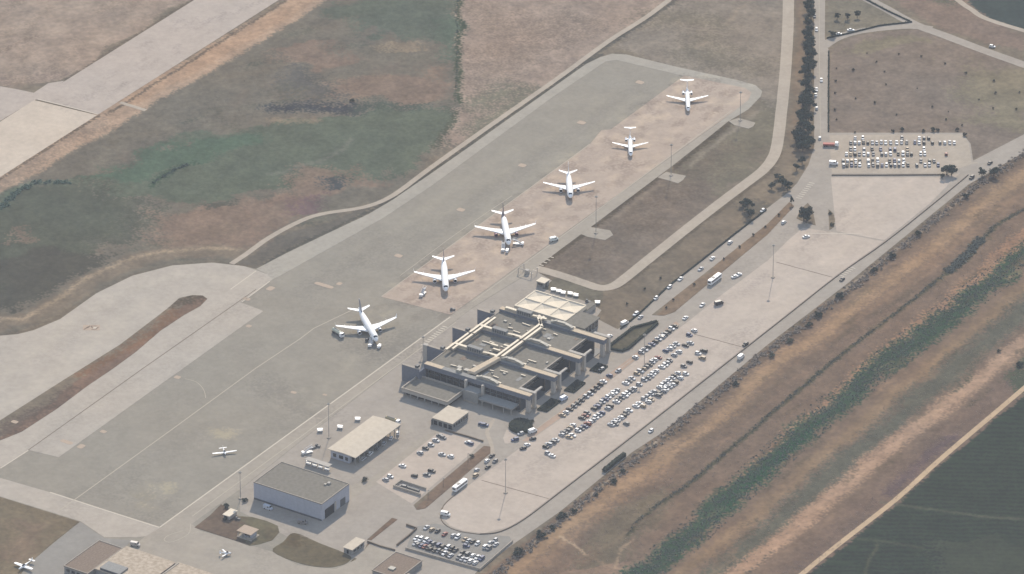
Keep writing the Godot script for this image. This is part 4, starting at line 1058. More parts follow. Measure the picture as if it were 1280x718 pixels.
func build_buildings() -> void:
	# blue-grey hangar; its local origin is the middle of the footprint
	var t := block("hangar", "big blue grey hangar with flat grey roof and dark doorway", -279.3, -253.0, 14.8, 59.0, 10.3, M.wall_blue, M.roof_grey, 0.1, 0.3)
	opening(t, "door", -10.2, -1.6, 0.1, 5.4, 22.11, 22.3, M.dark)
	opening(t, "door_frame", -0.9, 0.1, 0.1, 6.0, 22.11, 22.5, M.wall_pale)
	opening(t, "side_door", 4.4, 9.2, 0.1, 4.4, 22.11, 22.25, M.dark_metal)
	opening(t, "plinth", -13.45, -13.16, 0.05, 0.9, -22.0, 22.0, M.dark_metal)
	opening(t, "roof_hatch", 6.4, 8.2, 10.3, 11.3, 12.2, 13.8, M.wall_pale)
	opening(t, "roof_vent", 4.6, 5.8, 10.3, 11.0, 11.4, 12.6, M.duct_grey)
	for k in 10:
		opening(t, "panel_rib", -13.22, -13.155, 1.0, 9.8, -19.8 + k * 4.4, -19.65 + k * 4.4, M.wall_blue)
	# long shed with an overhanging pale roof
	t = thing("long_shed", "long shed under a pale overhanging pitched roof", "building", Vector3(-198.6, 0, 32.2))
	var b := MB.new()
	b.bounds(-21.0, 14.0, 0.05, 4.7, -8.0, 4.4)
	part(t, "wall", b, M.wall_blue)
	b = MB.new()
	var y := 5.3
	b.hexa([Vector3(-22.2, y, 9.2), Vector3(22.2, y, 9.2), Vector3(22.2, y + 0.5, 0), Vector3(-22.2, y + 0.5, 0), Vector3(-22.2, y + 0.35, 9.2), Vector3(22.2, y + 0.35, 9.2), Vector3(22.2, y + 0.85, 0), Vector3(-22.2, y + 0.85, 0)])
	b.hexa([Vector3(-22.2, y + 0.5, 0), Vector3(22.2, y + 0.5, 0), Vector3(22.2, y, -9.2), Vector3(-22.2, y, -9.2), Vector3(-22.2, y + 0.85, 0), Vector3(22.2, y + 0.85, 0), Vector3(22.2, y + 0.35, -9.2), Vector3(-22.2, y + 0.35, -9.2)])
	part(t, "roof", b, M.shed_roof)
	for k in 11:
		opening(t, "post", -21.6 + k * 4.26, -21.2 + k * 4.26, 0.05, 5.28, 8.2, 8.6, M.wall_grey)
	for k in 4:
		opening(t, "bay_door", -19.0 + k * 8.0, -14.0 + k * 8.0, 0.1, 3.6, 4.41, 4.55, M.dark)
	for q in [[-6.4, -4.4], [-2.4, 0.2], [1.6, 3.4]]:
		opening(t, "end_window", -21.15, -21.01, 1.4, 3.4, q[0], q[1], M.dark_glass)
	opening(t, "upper_wall", -21.0, 20.8, 4.71, 5.29, -7.9, -7.5, M.wall_grey)
	# small block left of the terminal
	t = block("flat_block", "small cream roofed block beside the terminal lounge", -158.4, -142.4, 50.2, 63.2, 4.2, M.wall_grey, M.shed_roof, 0.3, 0.0)
	for k in 4:
		opening(t, "doorway", -8.12, -8.005, 0.3, 2.8, -5.6 + k * 3.2, -3.4 + k * 3.2, M.dark)
	for k in 6:
		opening(t, "window", -6.8 + k * 2.4, -5.2 + k * 2.4, 1.2, 2.8, 6.505, 6.62, M.dark_glass)
	opening(t, "side_wing", -8.9, -8.3, 0.05, 3.4, -6.9, -6.0, M.dark_metal)
	# kiosk
	t = block("kiosk", "small white flat roofed kiosk near the brown strip", -300.5, -288.8, 87.6, 92.8, 3.4, M.wall_grey, M.shed_roof, 0.5, 0.0)
	for k in 3:
		opening(t, "window", -4.4 + k * 3.4, -2.4 + k * 3.4, 1.0, 2.3, 2.605, 2.7, M.dark_glass)
	opening(t, "door", -5.98, -5.855, 0.1, 2.2, -0.8, 0.4, M.dark)
	# open-fronted hut on the lawn
	t = thing("lawn_hut", "open white hut with pinkish roof on the lawn", "building", Vector3(-314.0, 0, 34.5))
	opening(t, "floor", -4.0, 4.0, 0.05, 0.45, -4.2, 5.2, M.concrete)
	opening(t, "rear_wall", 3.0, 3.4, 0.46, 3.3, -4.0, 4.0, M.wall_pale)
	opening(t, "side_wall", -2.2, 2.99, 0.46, 3.3, 3.4, 3.8, M.wall_blue)
	opening(t, "room", -1.6, 2.9, 0.46, 3.2, -1.0, 3.3, M.wall_blue)
	opening(t, "window", -1.75, -1.61, 1.2, 2.5, -0.4, 2.8, M.dark_glass)
	opening(t, "roof", -3.4, 4.2, 3.31, 3.6, -4.6, 4.8, M.line_pink)
	for z in [-4.0, -1.6]:
		opening(t, "post", -3.0, -2.7, 0.46, 3.3, z, z + 0.3, M.wall_pale)
	opening(t, "bench", -3.6, -2.6, 0.46, 1.3, 2.0, 4.6, M.concrete)
	t = block("white_shelter", "little white gabled shelter beside two dark bushes", -305.6, -298.6, 13.2, 17.0, 2.7, M.wall_pale, M.cell_white, 0.4, 0.0)
	opening(t, "opening", -3.62, -3.505, 0.1, 2.0, -1.4, 0.8, M.dark)
	# roofs cut by the lower edge
	t = block("brown_roof_building", "low building with dark brown roof, lower left", -398.0, -366.6, -24.6, -9.4, 4.2, M.wall_grey, M.brown_roof, 0.3, 0.3)
	for k in 4:
		opening(t, "window", -15.85, -15.705, 1.2, 2.8, -6.2 + k * 3.4, -4.2 + k * 3.4, M.dark_glass)
	t = block("beige_roof_building", "broad building with stained beige roof at lower edge", -392.0, -364.0, -8.6, 23.0, 4.6, M.wall_grey, M.beige_roof, 0.2, 0.0)
	opening(t, "skylight", -13.0, -5.0, 4.6, 5.5, -13.6, -1.0, M.wall_grey)
	opening(t, "skylight_glass", -13.6, -13.01, 4.61, 5.3, -13.0, -1.6, M.dark_glass)
	t = block("beige_side_building", "beige roofed neighbour right of the stained roof", -392.0, -362.5, 24.0, 52.0, 4.3, M.wall_grey, M.beige_roof, 0.2, 0.0)
	opening(t, "roof_ridge", -14.0, 14.0, 4.31, 4.6, -13.9, -13.0, M.concrete)
	t = block("dark_roof_building", "low dark roofed building below the kiosk", -312.0, -289.5, 113.5, 130.0, 3.0, M.wall_grey, M.brown_roof, 0.3, 0.3)
	opening(t, "roof_hatch", -6.0, -3.0, 3.0, 3.7, -2.0, 1.4, M.duct_grey)
	t = block("tan_roof_building", "small tan roofed hut at the lower edge", -322.0, -305.0, 131.5, 138.0, 3.2, M.wall_grey, M.beige_roof, 0.3, 0.0)
	opening(t, "chimney", 4.0, 5.2, 3.2, 4.4, -1.0, 0.2, M.concrete)
	# guard hut by the far service road
	t = block("guard_hut", "small white hut beside the perimeter road corner", 8.8, 13.8, 11.2, 16.2, 3.4, M.wall_grey, M.cell_white, 0.4, 0.0)
	opening(t, "window", -2.62, -2.505, 1.2, 2.4, -1.6, 1.4, M.dark_glass)
	opening(t, "door", -1.2, 0.0, 0.1, 2.2, 2.505, 2.6, M.dark)
	# gantry on the service road
	t = thing("gate_gantry", "grey steel gate frame across the far service road", "gate", Vector3(16.0, 0, -6.0))
	for z in [0.0, 9.0]:
		opening(t, "post", -0.15, 0.15, 0.05, 3.6, z - 0.15, z + 0.15, M.wall_pale)
		opening(t, "post", 5.85, 6.15, 0.05, 3.6, z - 0.15, z + 0.15, M.wall_pale)
		opening(t, "tie_beam", 0.16, 5.84, 3.3, 3.5, z - 0.1, z + 0.1, M.wall_pale)
	opening(t, "cross_beam", -0.12, 0.12, 3.25, 3.55, 0.16, 8.84, M.wall_pale)
	opening(t, "guard_booth", 1.2, 3.4, 0.05, 2.6, 3.4, 5.6, M.wall_pale)
	# concrete frame left in the yard by the staff car park
	t = thing("concrete_frame", "low open concrete frame beside the staff car park", "wall", Vector3(-224.5, 0, 79.5))
	opening(t, "wall", -4.0, -3.4, 0.05, 1.5, -8.6, 9.0, M.concrete)
	opening(t, "wall", 3.0, 3.6, 0.05, 1.5, -9.0, 8.0, M.concrete)
	opening(t, "end_wall", -3.39, 2.99, 0.05, 1.5, -8.6, -8.0, M.concrete)
	opening(t, "bench", -1.0, 0.4, 0.05, 1.0, -5.0, 6.0, M.dark_metal)

# ---------------------------------------------------------------- aircraft; local +z is the nose
func airfoil(x: float, y: float, zle: float, chord: float, thick: float, vertical := false) -> PackedVector3Array:
	var prof := [[0.0, 0.0], [0.06, 0.55], [0.3, 1.0], [0.7, 0.55], [1.0, 0.06], [1.0, -0.06], [0.7, -0.3], [0.3, -0.6], [0.06, -0.4]]
	var r := PackedVector3Array()
	for q in prof:
		var z: float = zle - chord * q[0]
		var h: float = thick * chord * q[1]
		r.append(Vector3(x + h, y, z) if vertical else Vector3(x, y + h, z))
	return r

func surface(parent: Node3D, called: String, secs: Array, m: Material, vertical := false) -> MeshInstance3D:
	var rings := []
	for s in secs:
		rings.append(airfoil(s[0], s[1], s[2], s[3], s[4], vertical))
	if secs[secs.size() - 1][0] > secs[0][0] and not vertical:
		for r in rings:
			r.reverse()
	var b := MB.new()
	b.loft(rings)
	return part(parent, called, b, m)

func fuselage_rings(length: float, rad: float, cy: float, prof: Array, grow := 1.0, a0 := 0, a1 := 16, t0 := 0.0, t1 := 1.0) -> Array:
	var rings := []
	for s in prof:
		if s[0] < t0 - 0.001 or s[0] > t1 + 0.001:
			continue
		var r := PackedVector3Array()
		for i in 16:
			var a := TAU * i / 16
			r.append(Vector3(cos(a) * rad * s[1] * grow, cy + rad * s[2] + sin(a) * rad * s[1] * grow, -length * s[0]))
		rings.append(r)
	return rings

func wheels(t: Node3D, called: String, x: float, z: float, top: float, rad: float, n: int) -> void:
	var b := MB.new()
	b.tube(Vector3(x, rad, z), Vector3(x, top, z), 0.14, 0.18)
	var g := part(t, called, b, M.steel)
	for i in n:
		var o := (i - (n - 1) / 2.0) * rad * 1.3
		b = MB.new()
		b.tube(Vector3(x + o - rad * 0.3, rad, z), Vector3(x + o + rad * 0.3, rad, z), rad, rad, 12)
		part(g, "wheel", b, M.rubber)

const JET := [[0.0, 0.03, -0.28], [0.008, 0.24, -0.27], [0.025, 0.47, -0.22], [0.05, 0.7, -0.14], [0.08, 0.87, -0.06], [0.12, 0.97, -0.01], [0.16, 1.0, 0.0], [0.4, 1.0, 0.0], [0.62, 1.0, 0.0], [0.7, 0.95, 0.05], [0.78, 0.82, 0.17], [0.86, 0.6, 0.36], [0.93, 0.38, 0.53], [0.98, 0.22, 0.64], [1.0, 0.1, 0.68]]

# nose at local z = 0; length, span, kind 0 = engines under the wings, 1 = T-tail with rear engines
func jet(called: String, label: String, nose: Vector3, heading: float, length: float, span: float, kind: int, fin_mat: Material, engine_mat: Material, tail_mat: Material = null) -> void:
	var t := thing(called, label, "airplane", nose, deg_to_rad(heading), "jets parked on the apron")
	var rad := 1.98 if kind == 0 else 1.4
	if length < 32 and kind == 0:
		rad = 1.88
	var cy := rad + (1.45 if kind == 0 else 0.75)
	var b := MB.new()
	b.loft(fuselage_rings(length, rad, cy, JET))
	var fu := part(t, "fuselage", b, M.white_paint)
	# cockpit glass: a band of the same shell lying just proud of it
	b = MB.new()
	var rr := fuselage_rings(length, rad, cy, JET, 1.012, 0, 16, 0.03, 0.085)
	for i in rr.size() - 1:
		for j in [2, 3, 4, 5]:
			b.quad(rr[i][j], rr[i][j + 1], rr[i + 1][j + 1], rr[i + 1][j])
	if kind == 0:
		part(fu, "cockpit_window", b, M.dark_glass)
	else:
		part(fu, "cockpit_window", b, M.dark_glass)
	if tail_mat:
		b = MB.new()
		b.loft(fuselage_rings(length, rad, cy, JET, 1.012, 0, 16, 0.75, 1.0))
		part(fu, "tail_cone", b, tail_mat)
	var seats := int(length * 0.5 / 1.1)
	for s in [-1, 1]:
		b = MB.new()
		for k in seats:
			var z := -length * 0.17 - k * 1.05
			b.box(Vector3(s * rad * 0.985, cy + rad * 0.22, z), Vector3(0.08, 0.42, 0.34))
		var wn := part(fu, "window_row", b, M.dark_glass)
		wn.set_meta("kind", "stuff")
	var half := span / 2
	var root := -length * (0.33 if kind == 0 else 0.42)
	var sweep := half * (0.52 if kind == 0 else 0.5)
	var ch := length * (0.2 if kind == 0 else 0.17)
	var wy := cy - rad * 0.62
	for s in [-1, 1]:
		var w := surface(t, "wing", [[s * rad * 0.35, wy, root, ch * 1.05, 0.1], [s * half * 0.36, wy + half * 0.035, root - sweep * 0.36, ch * 0.6, 0.1], [s * half * 0.8, wy + half * 0.075, root - sweep * 0.8, ch * 0.33, 0.09], [s * half, wy + half * 0.095, root - sweep, ch * 0.22, 0.08]], M.white_paint)
		if kind == 0 and length > 35:
			surface(w, "winglet", [[s * half * 0.985, wy + half * 0.095, root - sweep, ch * 0.21, 0.06], [s * (half + 0.35), wy + half * 0.095 + 1.9, root - sweep - 1.1, ch * 0.09, 0.06]], M.white_paint)
		# flap track fairings
		for f in [0.3, 0.5, 0.68]:
			b = MB.new()
			b.loft([b.ring(Vector3(s * half * f, wy + half * 0.03, root - sweep * f - ch * 0.38), Vector3(0.16 * s, 0, 0), Vector3(0, -0.16, 0), 6), b.ring(Vector3(s * half * f, wy + half * 0.02, root - sweep * f - ch * 0.8), Vector3(0.05 * s, 0, 0), Vector3(0, -0.05, 0), 6)])
			part(w, "flap_fairing", b, M.white_paint)
		# engines
		var ex: float = s * (half * 0.335 if kind == 0 else rad * 1.75)
		var ey := wy - 0.75 if kind == 0 else cy + rad * 0.35
		var ez: float = (root - sweep * 0.335 + 1.5) if kind == 0 else -length * 0.7
		var er := 1.08 if kind == 0 else 0.72
		var el := 3.9 if kind == 0 else 4.2
		b = MB.new()
		var rg := []
		for q in [[0.12, 0.8], [0.0, 0.92], [0.06, 1.0], [0.3, 1.04], [0.6, 0.98], [0.85, 0.74], [1.0, 0.56]]:
			rg.append(b.ring(Vector3(ex, ey, ez - el * q[0]), Vector3(er * q[1], 0, 0), Vector3(0, er * q[1], 0), 16))
		b.loft(rg, false, true)
		var en := part(t, "engine", b, engine_mat)
		b = MB.new()
		b.loft([b.ring(Vector3(ex, ey, ez - el * 0.13), Vector3(er * 0.81, 0, 0), Vector3(0, er * 0.81, 0), 16), b.ring(Vector3(ex, ey, ez - el * 0.16), Vector3(er * 0.8, 0, 0), Vector3(0, er * 0.8, 0), 16)])
		part(en, "fan", b, M.dark)
		b = MB.new()
		if kind == 0:
			b.hexa([Vector3(ex - 0.2, ey + 0.6, ez - 1.0), Vector3(ex - 0.2, ey + 0.6, ez - 4.4), Vector3(ex + 0.2, ey + 0.6, ez - 4.4), Vector3(ex + 0.2, ey + 0.6, ez - 1.0), Vector3(ex - 0.15, wy + half * 0.05, ez - 1.9), Vector3(ex - 0.15, wy + half * 0.05, ez - 4.4), Vector3(ex + 0.15, wy + half * 0.05, ez - 4.4), Vector3(ex + 0.15, wy + half * 0.05, ez - 1.9)])
		else:
			b.box(Vector3(s * rad * 1.1, ey, ez - 2.0), Vector3(rad * 0.9, 0.3, 2.2))
		part(en, "pylon", b, M.white_paint)
		# tailplanes
		if kind == 0:
			var tz := -length * 0.875
			surface(t, "tailplane", [[s * 0.3, cy + rad * 0.5, tz, ch * 0.52, 0.09], [s * half * 0.36, cy + rad * 0.5 + 0.75, tz - half * 0.23, ch * 0.22, 0.08]], M.white_paint)
		else:
			var tz := -length * 0.955
			surface(t, "tailplane", [[s * 0.02, cy + rad * 3.75, tz, ch * 0.5, 0.09], [s * half * 0.33, cy + rad * 3.7, tz - half * 0.13, ch * 0.3, 0.08]], M.white_paint)
	# fin
	if kind == 0:
		surface(t, "tail_fin", [[0.0, cy + rad * 0.6, -length * 0.78, ch * 0.98, 0.06], [0.0, cy + rad * 0.95 + 0.6, -length * 0.815, ch * 0.75, 0.06], [0.0, cy + rad + 5.7, -length * 0.815 - 4.6, ch * 0.3, 0.06]], fin_mat, true)
	else:
		surface(t, "tail_fin", [[0.0, cy + rad * 0.5, -length * 0.83, ch * 0.85, 0.07], [0.0, cy + rad * 3.78, -length * 0.83 - 3.6, ch * 0.55, 0.07]], fin_mat, true)
	wheels(t, "nose_gear", 0.0, -length * 0.13, cy - rad * 0.85, 0.38, 2)
	for s in [-1, 1]:
		wheels(t, "main_gear", s * (2.9 if kind == 0 else 1.7), -length * 0.52, wy + 0.2, 0.52, 2)

func light_plane(called: String, label: String, at: Vector3, heading: float, span: float, length: float, sweep := 0.0) -> void:
	var t := thing(called, label, "airplane", at, deg_to_rad(heading), "small aircraft parked on the lower apron")
	var cy := 1.25
	var rings := []
	var b := MB.new()
	for s in [[0.0, 0.12], [0.03, 0.42], [0.15, 0.56], [0.3, 0.68], [0.45, 0.66], [0.65, 0.36], [0.85, 0.2], [1.0, 0.1]]:
		rings.append(b.ring(Vector3(0, cy + (0.15 if s[0] > 0.6 else 0.0), -length * s[0]), Vector3(s[1] * 0.9, 0, 0), Vector3(0, s[1], 0), 12))
	b.loft(rings)
	part(t, "fuselage", b, M.white_paint)
	b = MB.new()
	b.frustum(Vector3(0, cy + 0.72, -length * 0.34), Vector2(1.0, length * 0.22), Vector2(0.7, length * 0.12), 0.55)
	part(t, "cabin_glass", b, M.dark_glass)
	for s in [-1, 1]:
		surface(t, "wing", [[s * 0.2, cy - 0.35, -length * 0.26, length * 0.22, 0.12], [s * span * 0.35, cy - 0.1, -length * 0.27 - sweep * 0.7, length * 0.18, 0.12], [s * span * 0.5, cy + 0.1, -length * 0.28 - sweep, length * 0.12, 0.1]], M.white_paint)
		surface(t, "tailplane", [[s * 0.05, cy + 0.2, -length * 0.87, length * 0.13, 0.1], [s * span * 0.16, cy + 0.25, -length * 0.89, length * 0.09, 0.1]], M.white_paint)
		wheels(t, "main_gear", s * 1.2, -length * 0.36, cy - 0.3, 0.22, 1)
	surface(t, "tail_fin", [[0.0, cy + 0.1, -length * 0.84, length * 0.16, 0.08], [0.0, cy + 1.5, -length * 0.92, length * 0.08, 0.08]], M.white_paint, true)
	wheels(t, "nose_gear", 0.0, -length * 0.1, cy - 0.3, 0.2, 1)
	b = MB.new()
	b.tube(Vector3(0, cy, 0.02), Vector3(0, cy, 0.3), 0.14, 0.03)
	var sp := part(t, "spinner", b, M.steel)
	for s in [-1, 1]:
		b = MB.new()
		b.box(Vector3(s * 0.5, cy, 0.12), Vector3(0.9, 0.12, 0.04))
		part(sp, "propeller_blade", b, M.dark)

func build_aircraft() -> void:
	var fin_grey := mat(Color(0.50, 0.50, 0.53), 0.4)
	var fin_brown := mat(Color(0.42, 0.38, 0.40), 0.4)
	var fin_dark := mat(Color(0.31, 0.27, 0.30), 0.4)
	var nac_white := mat(Color(0.86, 0.86, 0.86), 0.35)
	var nac_pink := mat(Color(0.62, 0.46, 0.50), 0.4)
	jet("passenger_jet", "nearest white jet, on dark asphalt with a tanker behind its wing", Vector3(-100.0, 0.06, -25.6), -40.5, 38.0, 35.6, 0, fin_grey, nac_white)
	jet("passenger_jet", "white jet with brownish tail fin, first on the pinkish stands", Vector3(-29.2, 0.1, -25.8), -54.5, 38.6, 35.0, 0, fin_brown, nac_white)
	jet("passenger_jet", "white jet with dark tail and pink engine, stairs at its nose", Vector3(38.0, 0.1, -26.6), -51.8, 39.0, 35.6, 0, fin_dark, nac_pink, fin_brown)
	jet("passenger_jet", "shorter all white jet with white tail fin, mid stands", Vector3(107.2, 0.1, -28.4), -55.0, 31.0, 30.2, 0, M.white_paint, nac_white)
	jet("regional_jet", "smallest white T tail jet, second from the far end", Vector3(174.0, 0.1, -28.6), -57.0, 25.5, 21.4, 1, M.white_paint, nac_white)
	jet("regional_jet", "white T tail jet with swept wings at the far end", Vector3(243.0, 0.1, -31.0), -57.0, 30.0, 25.0, 1, M.white_paint, nac_white)
	light_plane("light_aircraft", "tiny white propeller plane alone on the grey apron", Vector3(-249.5, 0.06, -24.6), -43.0, 13.6, 7.6)
	light_plane("light_aircraft", "small white plane on the lane below the brown lawn", at3(-335.3, 39.0, 0.09), 33.0, 7.6, 6.2, 2.6)
	light_plane("light_aircraft", "white plane cut off by the lower left corner", at3(-410.2, -45.5, 0.21), -92.0, 12.0, 12.0)

# ---------------------------------------------------------------- vehicles; local +z is the front
func slab_loft(b: MB, secs: Array) -> void:
	var rings := []
	for s in secs:
		var w: float = s[1]
		rings.append([Vector3(-w, s[2], s[0]), Vector3(w, s[2], s[0]), Vector3(w, s[3] - 0.1, s[0]), Vector3(w * 0.88, s[3], s[0]), Vector3(-w * 0.88, s[3], s[0]), Vector3(-w, s[3] - 0.1, s[0])])
	for i in rings.size() - 1:
		for j in 6:
			var l := (j + 1) % 6
			b.quad(rings[i][j], rings[i][l], rings[i + 1][l], rings[i + 1][j])
	for e in [0, rings.size() - 1]:
		var r: Array = rings[e]
		for j in range(1, 5):
			if e == 0:
				b.tri(r[0], r[j + 1], r[j])
			else:
				b.tri(r[0], r[j], r[j + 1])

const CAR_BODY := [
	[[-1.95, 0.72, 0.36, 0.82], [-1.8, 0.84, 0.28, 0.95], [-0.9, 0.87, 0.24, 0.95], [0.8, 0.87, 0.24, 0.93], [1.5, 0.84, 0.26, 0.84], [1.9, 0.74, 0.32, 0.66]],
	[[-2.25, 0.72, 0.36, 0.82], [-2.1, 0.86, 0.28, 0.92], [-1.1, 0.9, 0.24, 0.94], [0.8, 0.9, 0.24, 0.92], [1.7, 0.87, 0.26, 0.82], [2.2, 0.76, 0.32, 0.64]],
	[[-2.25, 0.78, 0.42, 0.95], [-2.15, 0.9, 0.34, 1.05], [-1.0, 0.93, 0.3, 1.06], [0.9, 0.93, 0.3, 1.04], [1.8, 0.9, 0.32, 0.98], [2.2, 0.8, 0.38, 0.78]]]
# cabin: rear and front of its base, rear and front of its top, base y, top y, half widths
const CAR_CABIN := [[-1.75, 1.05, -1.5, 0.25, 0.93, 1.45, 0.8, 0.62], [-1.45, 1.05, -0.95, 0.25, 0.92, 1.42, 0.82, 0.62], [-2.1, 1.1, -1.9, 0.4, 1.04, 1.68, 0.86, 0.7]]

func car_mesh(kind: int, paint: Material) -> ArrayMesh:
	var b := MB.new()
	slab_loft(b, CAR_BODY[kind])
	var c: Array = CAR_CABIN[kind]
	b.bounds(-c[7] - 0.02, c[7] + 0.02, c[5] - 0.01, c[5] + 0.05, c[2] - 0.03, c[3] + 0.03)
	var am := b.mesh(paint)
	b = MB.new()
	b.hexa([Vector3(-c[6], c[4], c[1]), Vector3(c[6], c[4], c[1]), Vector3(c[6], c[4], c[0]), Vector3(-c[6], c[4], c[0]), Vector3(-c[7], c[5], c[3]), Vector3(c[7], c[5], c[3]), Vector3(c[7], c[5], c[2]), Vector3(-c[7], c[5], c[2])])
	am = b.mesh(M.dark_glass, am)
	b = MB.new()
	for x in [-0.78, 0.78]:
		for z in [-1.3, 1.3]:
			b.tube(Vector3(x - 0.1, 0.31, z), Vector3(x + 0.1, 0.31, z), 0.31, 0.31, 10)
	return b.mesh(M.rubber, am)

const ORDINAL := ["first", "second", "third", "fourth", "fifth", "sixth", "seventh", "eighth", "ninth", "tenth", "eleventh", "twelfth", "thirteenth", "fourteenth", "fifteenth", "sixteenth", "seventeenth", "eighteenth", "nineteenth", "twentieth", "twenty first", "twenty second", "twenty third", "twenty fourth", "twenty fifth", "twenty sixth", "twenty seventh", "twenty eighth", "twenty ninth", "thirtieth"]

